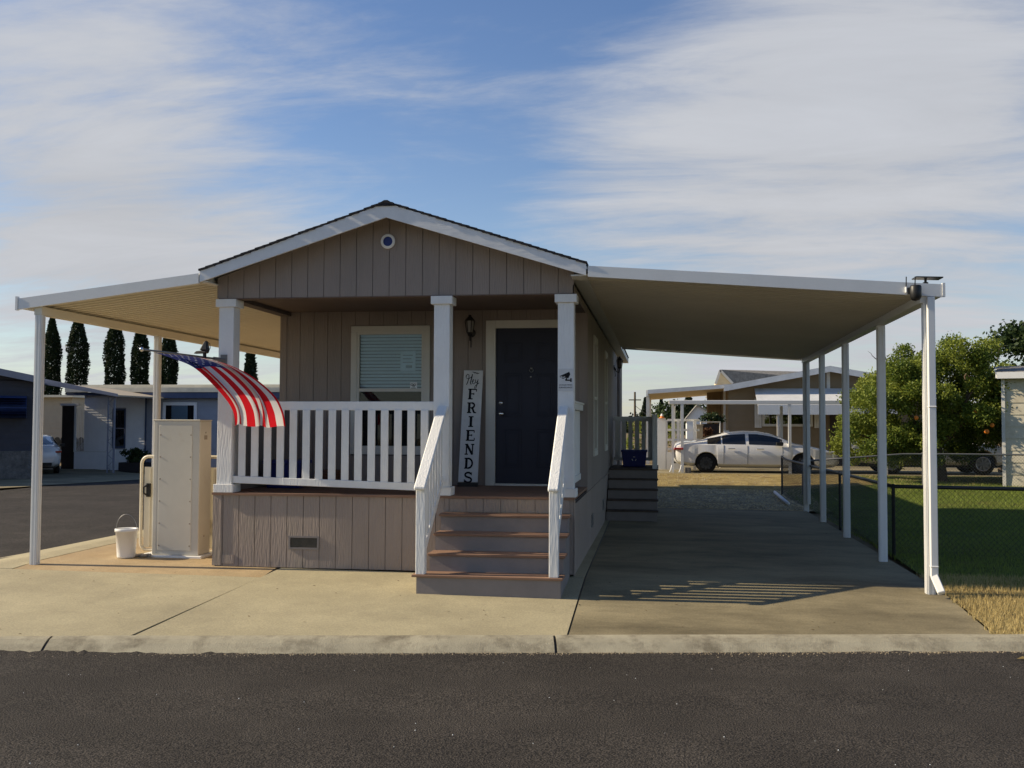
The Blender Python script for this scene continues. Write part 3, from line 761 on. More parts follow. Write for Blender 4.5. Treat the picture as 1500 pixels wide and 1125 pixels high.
# ------------------------------------------------------------------ porch and yard props
# letters as slab serif outlines made of bars (2D cell 0..1 x 0..1)
def arc(cx,cy,rx,ry,a0,a1,n=14): return [(cx+rx*cos(radians(a0+(a1-a0)*i/n)),cy+ry*sin(radians(a0+(a1-a0)*i/n))) for i in range(n+1)]
W_S=.17
GL={
 'F':[('l',.28,0,.28,1,.19),('l',.08,.96,.92,.96,.09),('l',.08,.04,.55,.04,.09),('l',.28,.52,.66,.52,.08),('l',.90,.96,.90,.74,.07),('l',.66,.62,.66,.42,.06)],
 'R':[('l',.26,0,.26,1,.19),('l',.06,.96,.5,.96,.09),('l',.06,.04,.48,.04,.09),('l',.26,.5,.5,.5,.08),('p',arc(.5,.73,.26,.23,-90,90),.15),('p',[(.48,.5),(.62,.4),(.72,.12),(.80,.05)],.16),('l',.72,.04,.98,.04,.09)],
 'I':[('l',.5,0,.5,1,.2),('l',.26,.96,.74,.96,.09),('l',.26,.04,.74,.04,.09)],
 'E':[('l',.28,0,.28,1,.19),('l',.08,.96,.90,.96,.09),('l',.08,.04,.92,.04,.09),('l',.28,.52,.66,.52,.08),('l',.88,.96,.88,.76,.07),('l',.92,.04,.92,.27,.07),('l',.66,.62,.66,.42,.06)],
 'N':[('l',.2,0,.2,1,.1),('l',.8,0,.8,1,.1),('l',.2,.97,.8,.03,.18),('l',.04,.96,.34,.96,.09),('l',.64,.96,.96,.96,.09),('l',.04,.04,.36,.04,.09)],
 'D':[('l',.26,0,.26,1,.19),('l',.06,.96,.45,.96,.09),('l',.06,.04,.45,.04,.09),('p',arc(.42,.5,.42,.45,-90,90,18),.15)],
 'S':[('p',arc(.5,.74,.30,.21,20,250,14)+arc(.5,.27,.33,.23,80,-165,16),.15),('l',.82,.98,.82,.70,.06),('l',.14,.02,.14,.32,.06)],
}
def flat_line(mb,P,pts,w,d):
    """polyline stroke of width w in the (a,b) plane, thickness d outward"""
    n=len(pts); L_=[];R_=[]
    for i,p in enumerate(pts):
        a=pts[max(0,i-1)]; b=pts[min(n-1,i+1)]
        tx,ty=b[0]-a[0],b[1]-a[1]; l=hypot(tx,ty) or 1; nx,ny=-ty/l*w/2,tx/l*w/2
        L_.append((p[0]+nx,p[1]+ny)); R_.append((p[0]-nx,p[1]-ny))
    for i in range(n-1):
        q=[R_[i],R_[i+1],L_[i+1],L_[i]]
        mb.hexa([P(x,y,0) for x,y in q]+[P(x,y,d) for x,y in q])
# leaning welcome board
sg=empty('welcome_sign',(-2.57,13.56,DZ),'tall white board sign lettered Hey FRIENDS leaning beside the front door','sign')
A_=Vector((-2.565,13.52,DZ+.06)); B_=Vector((-2.54,13.765,2.36))
upv=(B_-A_).normalized(); rt=Vector((1,0,0)); rt=(rt-upv*rt.dot(upv)).normalized(); nrm=rt.cross(upv); 
if nrm.y>0: nrm=-nrm
hgt=(B_-A_).length; bw=.268
def SP(a,b,d): return A_+rt*a+upv*b+nrm*d
mb=MB(); mb.hexa([SP(-bw/2,0,-.018),SP(bw/2,0,-.018),SP(bw/2,0,0),SP(-bw/2,0,0),SP(-bw/2,hgt,-.018),SP(bw/2,hgt,-.018),SP(bw/2,hgt,0),SP(-bw/2,hgt,0)])
mb.build('board',M['signwhite'],sg,bevel=.002)
word='FRIENDS'; cw,ch=.140,.146; top=hgt-.262
for i,cx in enumerate(word):
    b0=top-i*.192-ch; mb=MB()
    P=lambda x,y,d: SP((x-.5)*cw,b0+y*ch,.0005+d)
    for s in GL[cx]:
        if s[0]=='l': flat_line(mb,P,[(s[1],s[2]),(s[3],s[4])],s[5]*1.25,.002)
        else: flat_line(mb,P,s[1],s[2]*1.15,.0024)
    mb.build('letter',M['ink'],sg)
mb=MB(); P=lambda x,y,d: SP(x,hgt-.205+y,.0005+d)
hey=[([(-.095,.10),(-.10,.125),(-.08,.15),(-.06,.14),(-.058,.10),(-.075,.03),(-.09,.0)],.011),
     ([(-.095,.085),(-.05,.09),(-.02,.115),(-.012,.15)],.008),([(-.012,.15),(-.02,.10),(-.035,.03),(-.03,.01),(-.018,.012)],.012),
     ([(-.018,.04),(.008,.052),(.014,.07),(.002,.078),(-.008,.055),(-.003,.02),(.016,.014),(.034,.04)],.008),
     ([(.036,.075),(.034,.04),(.046,.025),(.062,.045),(.072,.075)],.009),([(.072,.078),(.066,.03),(.050,-.035),(.03,-.05),(.024,-.035),(.045,-.005),(.088,.03)],.009)]
for p,w_ in hey: flat_line(mb,P,p,w_,.002)
for q in ((.02,.172),(.045,.168),(.062,.162)): flat_line(mb,P,[(q[0]-.03,q[1]+.012),(q[0],q[1]-.006),(q[0]+.02,q[1]+.004)],.008,.002)
mb.build('script_word',M['ink'],sg)
mb=MB(); mb.box(-2.70,-2.43,13.47,13.56,DZ+.001,DZ+.05); mb.build('foot_block',M['black'],sg)

# wall lanterns
def lantern(name,base,out,label):
    """base = fixing point on the wall, out = unit outward vector"""
    o=empty(name,base,label,'wall lamp'); o['group']='dark wall lanterns'
    b=Vector(base); ov=Vector(out); up=Vector((0,0,1))
    mb=MB(); axis='y' if abs(ov.y)>.5 else 'x'; s=1 if (ov.y+ov.x)>0 else -1
    mb.lathe([(.0,s*.02),(.05,s*.018),(.06,s*.0)],tuple(b),axis,16)
    mb.tube([b+ov*.02+up*-.0,b+ov*.06-up*.09,b+ov*.11-up*.11,b+ov*.13-up*.03],.011,8)
    mb.tube([b-up*.02+ov*.02,b-up*.17+ov*.035,b-up*.2+ov*.03],.008,6)
    mb.build('bracket',M['bronze'],o,smooth=True)
    c=b+ov*.13+up*-.03
    mb=MB(); mb.lathe([(.0,.0),(.03,.005),(.045,.02),(.05,.03),(.0,.03)],tuple(c),'z',12)
    mb.lathe([(.075,.185),(.06,.205),(.035,.235),(.02,.25),(.022,.262),(.0,.275),(.0,.185),(.075,.185)],tuple(c),'z',12)
    for k in range(6):
        a=k*pi/3; mb.tube([c+Vector((.045*cos(a),.045*sin(a),.03)),c+Vector((.068*cos(a),.068*sin(a),.186))],.006,5)
    mb.build('cage',M['bronze'],o)
    mb=MB(); mb.lathe([(.038,.03),(.058,.185)],tuple(c),'z',12); mb.build('lamp_glass',M['frost'],o,smooth=True)
    return o
lantern('wall_lantern',(-2.575,YB-.013,2.88),(0,-1,0),'dark wall lantern between the porch window and the navy front door')
lantern('wall_lantern',(XR+.014,21.9,2.86),(1,0,0),'dark wall lantern on the right side wall above the side steps')

# placard on the right porch post
pl=empty('surveillance_sign',(-1.069,YF+.003,2.0),'small white placard with a black camera symbol on the right porch post','sign')
mb=MB(); mb.box(-1.155,-.983,YF-.001,YF+.003,2.0,2.262); mb.build('placard',M['signwhite'],pl)
mb=MB(); P=lambda x,y,d: Vector((-1.069+x,YF-.0015-d,2.13+y))
def fpoly(mb,P,pts,d=.002): mb.prism([tuple(P(x,y,0)) for x,y in pts],0,tuple(P(0,0,d)-P(0,0,0)))
fpoly(mb,P,[(-.066,.048),(.042,.096),(.052,.064),(.030,.020),(-.012,.026),(-.008,.044),(-.058,.046)])
flat_line(mb,P,[(-.066,.048),(-.062,.028)],.006,.002)
for q in ([(-.044,.04),(-.018,.04)],[(-.044,.018),(-.018,.018)],[(-.042,.04),(-.042,.018)],[(-.020,.04),(-.020,.018)]): flat_line(mb,P,q,.006,.002)
fpoly(mb,P,[(-.008,.004),(.002,.006),(.05,.004),(.05,-.010),(-.004,-.010)]); fpoly(mb,P,[(.052,.018),(.068,.022),(.068,-.024),(.052,-.020)]); flat_line(mb,P,[(.012,.02),(.0,-.002)],.014,.002)
mb.build('camera_symbol',M['ink'],pl)
def text_obj(body,size,loc,mat_,parent,name='lettering',rx=pi/2):
    cu=bpy.data.curves.new('t','FONT'); cu.body=body; cu.size=size; cu.align_x='CENTER'; cu.extrude=.0006
    t=bpy.data.objects.new('t',cu); COL.objects.link(t); bpy.context.view_layer.update()
    me=bpy.data.meshes.new_from_object(t.evaluated_get(bpy.context.evaluated_depsgraph_get())); bpy.data.objects.remove(t)
    me.materials.clear(); me.materials.append(mat_)
    o=bpy.data.objects.new(name,me); link(o); o.rotation_euler=(rx,0,0); o.parent=parent
    o.location=Vector(loc)-Vector(root_of(parent).location); return o
text_obj('24 HOUR VIDEO',.021,(-1.069,YF-.0022,2.065),M['ink'],pl); text_obj('SURVEILLANCE',.023,(-1.069,YF-.0022,2.035),M['ink'],pl)

# security camera and little solar panel on the carport corner
sc=empty('security_camera',(2.70,AY-.012,3.08),'black dome security camera with two antennas on the carport fascia','camera')
mb=MB(); mb.lathe([(.0,-.105),(.04,-.095),(.058,-.06),(.06,-.02),(.06,.05),(.05,.065),(.0,.068)],(2.73,AY-.08,3.055),'z',20); mb.build('dome',M['black'],sc,smooth=True)
mb=MB(); mb.tube([(2.735,AY-.03,3.08),(2.735,AY-.05,3.22)],.006,6); mb.build('antenna',M['black'],sc)
mb=MB(); mb.tube([(2.645,AY-.03,3.11),(2.645,AY-.04,3.22)],.006,6); mb.build('antenna',M['black'],sc)
mb=MB(); mb.box(2.66,2.72,AY-.06,AY-.013,3.03,3.10); mb.build('mount',M['black'],sc); mb=MB(); mb.tube([(2.645,AY-.03,3.05),(2.645,AY-.03,3.11)],.013,8); mb.build('antenna_base',M['bucket'],sc)
so_=empty('solar_panel',(2.90,AY+.15,3.18),'small dark solar panel on a short stalk above the carport corner','solar panel')
mb=MB(); mb.hexa([(2.77,AY+.05,3.225),(3.05,AY+.05,3.215),(3.05,AY+.25,3.215),(2.77,AY+.25,3.225),(2.77,AY+.05,3.237),(3.05,AY+.05,3.227),(3.05,AY+.25,3.227),(2.77,AY+.25,3.237)]); mb.build('panel',M['black'],so_)
mb=MB(); mb.tube([(2.89,AY+.15,3.075),(2.89,AY+.15,3.222)],.014,8); mb.lathe([(.03,.0),(.03,.05),(.0,.06)],(2.89,AY+.15,3.13),'z',10); mb.build('stalk',M['black'],so_)

FLAG0= [(-5.622, 10.66, 2.407), (-5.419, 10.68, 2.338), (-5.168, 10.72, 2.224), (-4.907, 10.78, 1.972), (-4.793, 10.86, 1.781), (-4.776, 10.92, 1.596)];FLAG1= [(-5.377, 11.42, 2.379), (-5.092, 11.4, 2.319), (-4.782, 11.4, 2.171), (-4.507, 11.42, 1.937), (-4.406, 11.45, 1.744), (-4.39, 11.48, 1.566)];
# flag on its pole
fl=empty('flag',(-5.34,YF-.02,2.39),'striped flag with a starry blue canton on an angled pole at the left porch post','flag')
PB=Vector((-5.26,YF-.01,2.385)); PT=Vector((-5.724,10.60,2.435))
mb=MB(); mb.tube([PB,PT],[.014,.011],8); mb.build('flagpole',M['grey'],fl,smooth=True)
mb=MB(); mb.ball(PT+(PT-PB).normalized()*.02,.026,12); mb.build('finial',M['chrome'],fl,smooth=True)
mb=MB(); mb.box(-5.30,-5.22,YF-.012,YF+.003,2.31,2.45); d_=(PT-PB).normalized(); mb.tube([PB+d_*.0,PB+d_*.16],.024,8); mb.tube([PB+d_*.05-Vector((0,0,.05)),PB+d_*.11],.012,6); mb.build('bracket',M['grey'],fl)
from mathutils import geometry
def catmull(pts,t):
    n=len(pts)-1; x=min(max(t*n,0),n-1e-6); i=int(x); q=x-i
    p0,p1,p2,p3=pts[max(i-1,0)],pts[i],pts[i+1],pts[min(i+2,n)]
    return .5*((2*p1)+(p2-p0)*q+(2*p0-5*p1+4*p2-p3)*q*q+(3*p1-p0-3*p2+p3)*q**3)
V_=Vector
edge0=[V_(p) for p in FLAG0]; edge1=[V_(p) for p in FLAG1]
NU,NV=90,78; vs=[];fs=[];mi=[]
for j in range(NV+1):
    v=j/NV
    for i in range(NU+1):
        u=i/NU
        p=catmull(edge0,u)*(1-v)+catmull(edge1,u)*v
        am=.062*min(1,u*2.2)
        off=am*(sin(v*13+u*2.2)+.55*sin(v*24-u*3.1+1))+.02*sin(u*9+v*4)*u
        bulge=.10*sin(pi*v)*sin(pi*min(1,u*1.15))
        p=p+V_((.012*sin(v*13+u*2)*u,off-.03,bulge*.55+.012*sin(v*17+u*5)*u))
        vs.append(p)
def star_mask(u,v): return False
for j in range(NV):
    stripe=int(j/NV*13)
    for i in range(NU):
        k=j*(NU+1)+i; fs.append((k,k+1,k+NU+2,k+NU+1))
        u=(i+.5)/NU
        mi.append(2 if (u<.40 and stripe<7) else (0 if stripe%2==0 else 1))
mb=MB(); mb.add(vs,fs); mb.m=mi
M['fred']=mat('flag_red',(.55,.012,.02),.7,.2,var=.05,transl=.4); M['fwhite']=mat('flag_white',(.72,.70,.68),.7,.2,var=.03,transl=.35)
def star_mat():
    m=mat('flag_canton',(.03,.04,.16),.7,.2,var=.05,transl=.3); return m
M['fblue']=star_mat()
cl_=mb.build('flag_cloth',[M['fred'],M['fwhite'],M['fblue']],fl,smooth=True)
# stars laid on the canton as small five-pointed cloth patches on both faces
def flag_pt(u,v):
    x=min(u*NU,NU-1e-6); y=min(v*NV,NV-1e-6); i=int(x); j=int(y); a=x-i; b=y-j
    q=lambda ii,jj: V_(vs[jj*(NU+1)+ii])
    return (q(i,j)*(1-a)+q(i+1,j)*a)*(1-b)+(q(i,j+1)*(1-a)+q(i+1,j+1)*a)*b
mb=MB()
for rr in range(9):
    cnt=6 if rr%2==0 else 5
    for cc in range(cnt):
        uc=.4*((cc*2+1+(rr%2))/12); vc=(7/13)*((rr+1)/10)
        for sgn in (-1,1):
            pts=[]
            for k in range(10):
                rad=1 if k%2==0 else .42
                a=pi/2+k*pi/5
                pu=uc+.0115*1.0*rad*cos(a); pv=vc+.0215*rad*sin(a)
                p=flag_pt(max(0,pu),max(0,pv)); 
                du=flag_pt(min(1,uc+.02),vc)-flag_pt(max(0,uc-.02),vc); dv=flag_pt(uc,vc+.02)-flag_pt(uc,max(0,vc-.02))
                nn=du.cross(dv)
                nn=nn.normalized() if nn.length>1e-9 else V_((0,0,1))
                pts.append(p+nn*.0022*sgn)
            c0=sum(pts,V_((0,0,0)))/10
            b0=mb.add(pts+[c0],[(k,(k+1)%10,10) for k in range(10)])
mb.build('flag_stars',M['fwhite'],cl_)
# little black solar spotlight clipped on the pole
sp=empty('spotlight',PB+d_*.25,'black clip-on solar spotlight standing on the flag pole','lamp')
c=PB+d_*.30
mb=MB(); mb.tube([c+V_((0,0,-.06)),c+V_((0,0,.05))],.022,8); mb.build('clamp',M['black'],sp)
mb=MB(); mb.hexa([c+V_((-.13,-.04,.045)),c+V_((.03,-.05,.05)),c+V_((.03,.05,.05)),c+V_((-.13,.04,.045)),c+V_((-.10,-.03,.075)),c+V_((.05,-.04,.09)),c+V_((.05,.04,.09)),c+V_((-.10,.03,.075))]); mb.build('lamp_head',M['black'],sp,bevel=.01)
mb=MB(); mb.hexa([c+V_((-.05,-.05,.085)),c+V_((.05,-.05,.08)),c+V_((.05,.05,.08)),c+V_((-.05,.05,.085)),c+V_((.0,-.02,.20)),c+V_((.035,-.02,.20)),c+V_((.035,.02,.20)),c+V_((.0,.02,.20))]); mb.build('solar_cell',M['black'],sp,bevel=.012)
mb=MB(); mb.tube([c+V_((.03,0,.19)),c+V_((.065,0,.16)),c+V_((.07,0,.11)),c+V_((.045,0,.08))],.004,5); mb.build('cable',M['black'],sp)

# ivory utility cabinet
cb=empty('utility_cabinet',(-6.15,12.5,-.15),'tall ivory metal utility cabinet on a pale plinth left of the porch','cabinet')
cx0,cx1,cy0,cy1,cz0,cz1=-6.485,-5.850,12.32,12.66,-.085,1.64
mb=MB(); mb.box(cx0,cx1,cy0,cy1,cz0,cz1); mb.box(cx0-.012,cx1+.008,cy0-.012,cy1+.01,cz1+.001,cz1+.018); mb.build('cabinet_body',M['ivory'],cb,bevel=.006)
mb=MB(); mb.box(cx0+.08,cx1-.10,cy0-.006,cy0-.0005,cz0+.06,cz1-.055); mb.build('front_panel',M['ivory'],cb,bevel=.003)
mb=MB(); mb.box(cx0+.02,cx0+.055,cy0-.003,cy0-.0005,cz0+.02,cz1-.02); mb.build('edge_trim',M['ivory'],cb)
for xx in (cx0+.10,cx1-.12):
    for k in range(6):
        mb=MB(); z=cz0+.12+k*.285; mb.lathe([(.0,-.006),(.009,-.005),(.01,0)],(xx,cy0-.0062,z),'y',10); mb.build('screw',M['rust'],cb)
mb=MB(); mb.box(cx1+.0003,cx1+.004,cy0+.13,cy0+.21,1.40,1.455); mb.lathe([(.0,.006),(.012,.004),(.012,0)],(cx1,cy0+.17,1.49),'x',10); mb.lathe([(.0,.006),(.012,.004),(.012,0)],(cx1,cy0+.16,.15),'x',10); mb.build('latch_plate',M['rust'],cb)
mb=MB(); mb.box(-6.66,-5.78,12.26,12.72,-.19,-.087); mb.build('plinth',M['alu'],cb,bevel=.008)

# folded tube-framed panel behind the cabinet
gp=empty('gate_panel',(-6.3,12.86,-.14),'ivory tube framed metal panel standing behind the utility cabinet','gate')
def rrect(x0,x1,z0,z1,r,y,n=6):
    pts=[]
    for cx,cz,a0 in ((x1-r,z1-r,0),(x0+r,z1-r,90),(x0+r,z0+r,180),(x1-r,z0+r,270)):
        for i in range(n+1):
            a=radians(a0+90*i/n); pts.append((cx+r*cos(a),y,cz+r*sin(a)))
    return pts
mb=MB(); mb.tube(rrect(-6.93,-5.46,-.10,1.16,.10,12.86),.022,8,closed=True); mb.build('tube_frame',M['ivory2'],gp,smooth=True)
mb=MB(); mb.box(-6.885,-5.50,12.85,12.872,-.06,1.02); 
for x in (-6.82,-6.72,-6.30,-5.9): mb.box(x,x+.03,12.838,12.8495,-.05,1.0)
mb.build('panel_sheet',M['ivory2'],gp)
mb=MB(); mb.box(-6.83,-6.78,12.80,12.835,.62,.80); mb.tube([(-6.81,12.80,.64),(-6.85,12.77,.67),(-6.85,12.77,.75),(-6.81,12.80,.78)],.014,6); mb.build('handle',M['black'],gp)
mb=MB(); mb.box(-6.80,-5.6,12.80,12.92,-.145,-.122); mb.build('foot_bar',M['ivory2'],gp)

# bucket
bk=empty('bucket',(-6.83,12.15,-.12),'white plastic bucket with a wire handle in front of the ivory gate panel','bucket')
bz=g(-6.83,12.15)
mb=MB(); mb.lathe([(.0,.005),(.105,.0),(.112,.02),(.132,.33),(.144,.33),(.144,.365),(.138,.37),(.128,.36),(.102,.03),(.0,.025)],(-6.74,12.15,bz),'z',32); bo=mb.build('pail',M['bucket'],bk,smooth=True)
hp=[(-6.74+.142*cos(a),12.15+.02*sin(a)-.03*sin(a),bz+.35+.20*sin(a)) for a in [i*pi/16 for i in range(17)]]
mb=MB(); mb.tube(hp,.004,6); mb.build('handle',M['grey'],bk)
hs=empty('hose',(-6.5,12.3,-.12),'short pale hose lying on the slab between bucket and cabinet','hose')
mb=MB(); mb.tube([(-6.72+.26*i/20,12.24+.05*sin(i*.8),g(-6.6,12.2)+.022) for i in range(21)],.02,8); mb.build('hose_coil',M['rust'],hs,smooth=True)

# storage on the porch
def tub(name,x0,x1,y0,y1,z0,z1,m,label,cat='bin',lidm=None):
    o=empty(name,((x0+x1)/2,(y0+y1)/2,z0),label,cat); t=.03
    mb=MB(); mb.hexa([(x0+t,y0+t,z0),(x1-t,y0+t,z0),(x1-t,y1-t,z0),(x0+t,y1-t,z0),(x0,y0,z1),(x1,y0,z1),(x1,y1,z1),(x0,y1,z1)]); mb.build('tub',m,o,bevel=.015,segs=2)
    mb=MB(); mb.box(x0-.015,x1+.015,y0-.015,y1+.015,z1-.035,z1+.012); mb.build('rim',lidm or m,o,bevel=.008)
    return o
tub('storage_tub',-5.10,-4.60,12.6,13.0,DZ+.002,1.12,M['bluebin'],'dark blue plastic storage tub behind the left porch railing')
tub('storage_tub',-4.50,-4.2,12.9,13.3,DZ+.002,.98,mat('brown_box',(.12,.06,.04),.8,.2),'low brown storage tub behind the middle of the porch railing')
rb=tub('recycling_bin',-.75,-.245,20.7,21.1,.766,1.10,M['bluebin'],'open blue recycling bin on the side landing','bin')
mb=MB(); P=lambda x,y,d: V_((-.4975+x,20.71-d,.93+y))
for k in range(3):
    a=radians(90+120*k); flat_line(mb,P,[(.045*cos(a-.5),.045*sin(a-.5)),(.045*cos(a+.45),.045*sin(a+.45))],.014,.003)
mb.build('recycle_mark',M['paper'],rb)

# pipe lying along the slab edge
pp=empty('plastic_pipe',(2.9,25,-.1),'white plastic pipe lying on the ground beyond the carport posts','pipe')
mb=MB(); mb.tube([(2.93,26.6,g(2.93,26.6)+.04),(2.87,23.4,g(2.87,23.4)+.04)],.04,10); mb.build('pipe_run',M['bucket'],pp,smooth=True)

# ------------------------------------------------------------------ foliage
import numpy as np
rng=np.random.default_rng(5)
def leaf_mesh(name, P, size, m, parent=None, aspect=.55, up_bias=0.0, tone=None, sizevar=.5):
    N_=len(P); P=np.asarray(P,dtype=np.float64)
    if parent is not None: P=P-np.array(root_of(parent).location)
    a=rng.normal(size=(N_,3)); a[:,2]+=up_bias; a/=np.linalg.norm(a,axis=1)[:,None]
    b=rng.normal(size=(N_,3)); b-=a*(a*b).sum(1)[:,None]; b/=np.linalg.norm(b,axis=1)[:,None]
    s=size*(1-sizevar/2+sizevar*rng.random(N_))[:,None]
    V=np.stack([P-a*s*.5,P+b*s*aspect*.5,P+a*s*.5,P-b*s*aspect*.5],1).reshape(-1,3)
    me=bpy.data.meshes.new(name); me.vertices.add(N_*4); me.vertices.foreach_set('co',V.ravel())
    me.loops.add(N_*4); me.loops.foreach_set('vertex_index',np.arange(N_*4)); me.polygons.add(N_)
    me.polygons.foreach_set('loop_start',np.arange(0,N_*4,4)); me.polygons.foreach_set('loop_total',np.full(N_,4))
    at=me.attributes.new('tone','FLOAT','FACE'); t=rng.random(N_) if tone is None else np.clip(tone,0,1)
    at.data.foreach_set('value',t.astype(np.float32)); me.materials.append(m); me.update(calc_edges=True)
    o=bpy.data.objects.new(name,me); link(o)
    if parent is not None: o.parent=parent
    return o
def clump_points(clumps, density, flat=.8, hollow=.55):
    """clumps: (x,y,z,r); returns points and a per-clump tone"""
    out=[];ton=[]
    for (x,y,z,r) in clumps:
        n=int(density*r*r); d=rng.normal(size=(n,3)); d/=np.linalg.norm(d,axis=1)[:,None]
        rad=r*(hollow+(1-hollow)*rng.random(n)**.6)[:,None]*(1+.22*rng.normal(size=(n,1)))
        p=d*rad; p[:,2]*=flat; out.append(p+np.array([x,y,z])); ton.append(np.clip(rng.random(n)*.6+rng.random()*.4,0,1))
    return np.concatenate(out),np.concatenate(ton)
def limb(mb,a,b,r0,r1,n=6,wob=.06):
    a=Vector(a); b=Vector(b); pts=[];rs=[]
    for i in range(n+1):
        t=i/n; p=a.lerp(b,t)
        if 0<i<n: p+=Vector((random.gauss(0,1),random.gauss(0,1),random.gauss(0,.4)))*wob*(b-a).length*.3
        pts.append(p); rs.append(r0+(r1-r0)*t)
    mb.tube(pts,rs,7); return pts

# orange tree
ot=empty('orange_tree',(7.40,27.5,.15),'broad leafy orange tree with a few ripe oranges behind the chain link fence','tree')
px2=lambda x,y:(4.958+(x-1245)*.01686,1.69-(y-620)*.0178)
ell=[(1282,640,38,44,12),(1325,600,55,62,20),(1335,550,42,40,14),(1385,530,40,34,12),(1425,525,34,28,8),(1450,570,40,48,14),(1400,590,60,55,22),(1390,640,55,40,16),(1335,660,50,28,12),(1455,625,36,38,12),(1365,682,24,14,4),(1300,590,32,42,8)]
clumps=[]
for cx,cy,rx,ry,n in ell:
    for k in range(n):
        while True:
            a,b=random.uniform(-1,1),random.uniform(-1,1)
            if a*a+b*b<1: break
        X_,Z_=px2(cx+a*rx,cy+b*ry); dy=random.uniform(-1,1)*1.5*sqrt(max(.05,1-.6*((cx-1375)/120)**2))
        clumps.append((X_,27.5+dy,max(.75,Z_),random.uniform(.23,.38)))
P_,T_=clump_points(clumps,7600)
leaf_mesh('crown',P_,.072,M['orangeleaf'],ot,tone=T_,up_bias=.2)
mb=MB()
tr=limb(mb,(7.42,27.5,.10),(7.32,27.45,1.05),.19,.13,6,.1)
tops=[]
for k in range(13):
    c=clumps[(k*8)%len(clumps)]; q=limb(mb,(7.32,27.45,.95+.02*k),(c[0],c[1],c[2]),.075,.018,7,.10); tops.append(q)
for k in range(4): limb(mb,(8.2+.1*k,27.4,2.6),(8.0+.35*k,27.3+.1*k,3.5+.1*k),.03,.008,6,.12)
limb(mb,(6.2,27.3,3.1),(5.85,27.2,3.75),.02,.005,6,.15); limb(mb,(5.9,27.3,3.3),(5.55,27.2,3.62),.016,.004,6,.15)
mb.build('trunk',M['bark'],ot,smooth=True)
for (x,y) in ((1436,631),(1444,622),(1421,602),(1336,612)):
    X_,Z_=px2(x,y); mb=MB(); mb.ball((X_,26.05,Z_),.055 if x!=1436 else .065,10); mb.build('orange',M['orange'],ot,smooth=True)

# columnar cypresses
def cypress(x,y,h,w,label,seed):
    o=empty('cypress_tree',(x,y,-.3),label,'tree'); o['group']='tall dark columnar cypresses beyond the houses'
    n=15000; t=rng.random(n)**.85; z=.5+t*(h-.5); prof=np.minimum(1,np.minimum((1-t)*3.4+.06,.55+t*2))
    a=rng.random(n)*2*pi; lump=1+.09*np.sin(a*3+t*17+seed)+.08*np.sin(a*5-t*31+seed*2)
    rr=w/2*.92*prof*lump*(.62+.42*rng.random(n)); P=np.stack([x+rr*np.cos(a),y+rr*np.sin(a),z-.3],1)
    leaf_mesh('crown',P,.18,M['cypress'],o,aspect=.45,tone=rng.random(n))
    mb=MB(); limb(mb,(x,y,-.3),(x,y,h*.8),.14,.03,5,.0); mb.build('trunk',M['bark'],o)
for i,(x,w_,h_,lab) in enumerate(((-41.9,1.30,9.7,'leftmost tall cypress in the row, just right of the front awning post'),(-39.95,1.50,9.9,'second cypress from the left, widest of the row'),(-37.2,1.40,10.0,'middle cypress of the five, standing alone with sky on both sides'),(-35.3,1.25,9.4,'fourth cypress, partly behind the rear awning post'),(-33.2,1.20,9.2,'rightmost cypress in the row, directly behind the flag tip'))):
    cypress(x,65,h_,w_,lab,i*2.1)
# conifers and bushes in the distance
def conifer(x,y,z0,h,w,label,n=2600,group='dark conifers in the distance',base=.1):
    o=empty('conifer_tree',(x,y,z0),label,'tree'); o['group']=group
    t=rng.random(n)**.8; a=rng.random(n)*2*pi; tier=.72+.38*((t*9)%1.0)
    rr=w/2*(1-t*.93)*tier*np.sqrt(.3+.7*rng.random(n)); P=np.stack([x+rr*np.cos(a),y+rr*np.sin(a),z0+base*h+t*h*(1-base)],1)
    leaf_mesh('crown',P,h*.055,M['conifer'],o,tone=rng.random(n))
    mb=MB(); limb(mb,(x,y,z0),(x,y,z0+h*.9),h*.02,.02,4,0); mb.build('trunk',M['bark'],o)
conifer(-28.6,68,-.3,7.8,2.3,'feathery dark conifer seen between the left porch post and the porch wall')
conifer(2.9,100,.2,4.6,3.2,'dark pointed conifer standing above the small white shed')
conifer(-1.6,122,.2,4.8,2.4,'slim dark conifer beside the utility pole')
conifer(.3,120,.2,4.6,2.6,'small pointed conifer left of the metal carport posts')
def bush_tree(x,y,z0,w,h,label,n=22,m='darkleaf',group=None,trunk=True,leaf=.16,dens=900,name='tree',cat='tree',sq=1.0):
    o=empty(name,(x,y,z0),label,cat)
    if group: o['group']=group
    cl=[]
    for k in range(n):
        while True:
            a,b,c=(random.uniform(-1,1) for _ in range(3))
            if a*a+b*b+c*c<1: break
        cl.append((x+a*w*.40,y+b*w*.38,z0+h*(.58+.34*c*sq),w*random.uniform(.11,.19)))
    P,T=clump_points(cl,dens*9/max(1,w*w)*w*.35 if False else dens)
    leaf_mesh('crown',P,leaf,M[m],o,tone=T)
    if trunk:
        mb=MB(); limb(mb,(x,y,z0-.1),(x,y,z0+h*.6),w*.035,w*.02,5,.05)
        for k in range(5): limb(mb,(x,y,z0+h*.3),cl[k][:3],w*.018,w*.006,5,.1)
        mb.build('trunk',M['bark'],o)
    return o
bush_tree(16.3,45,.2,5.2,6.6,'large dark green tree rising behind the pale shed at the right edge',40,leaf=.20,dens=900)
bush_tree(10.6,33.5,.2,3.2,3.6,'bright green shrub tree between the orange tree and the shed roof',16,m='orangeleaf',leaf=.14,dens=1300)
bush_tree(-6.6,110,.2,5,5.0,'round dark tree far behind the side landing',16,leaf=.35,dens=240)
bush_tree(1.5,118,.2,6,4.4,'low dark tree in the distance left of the metal carport',14,leaf=.35,dens=200)
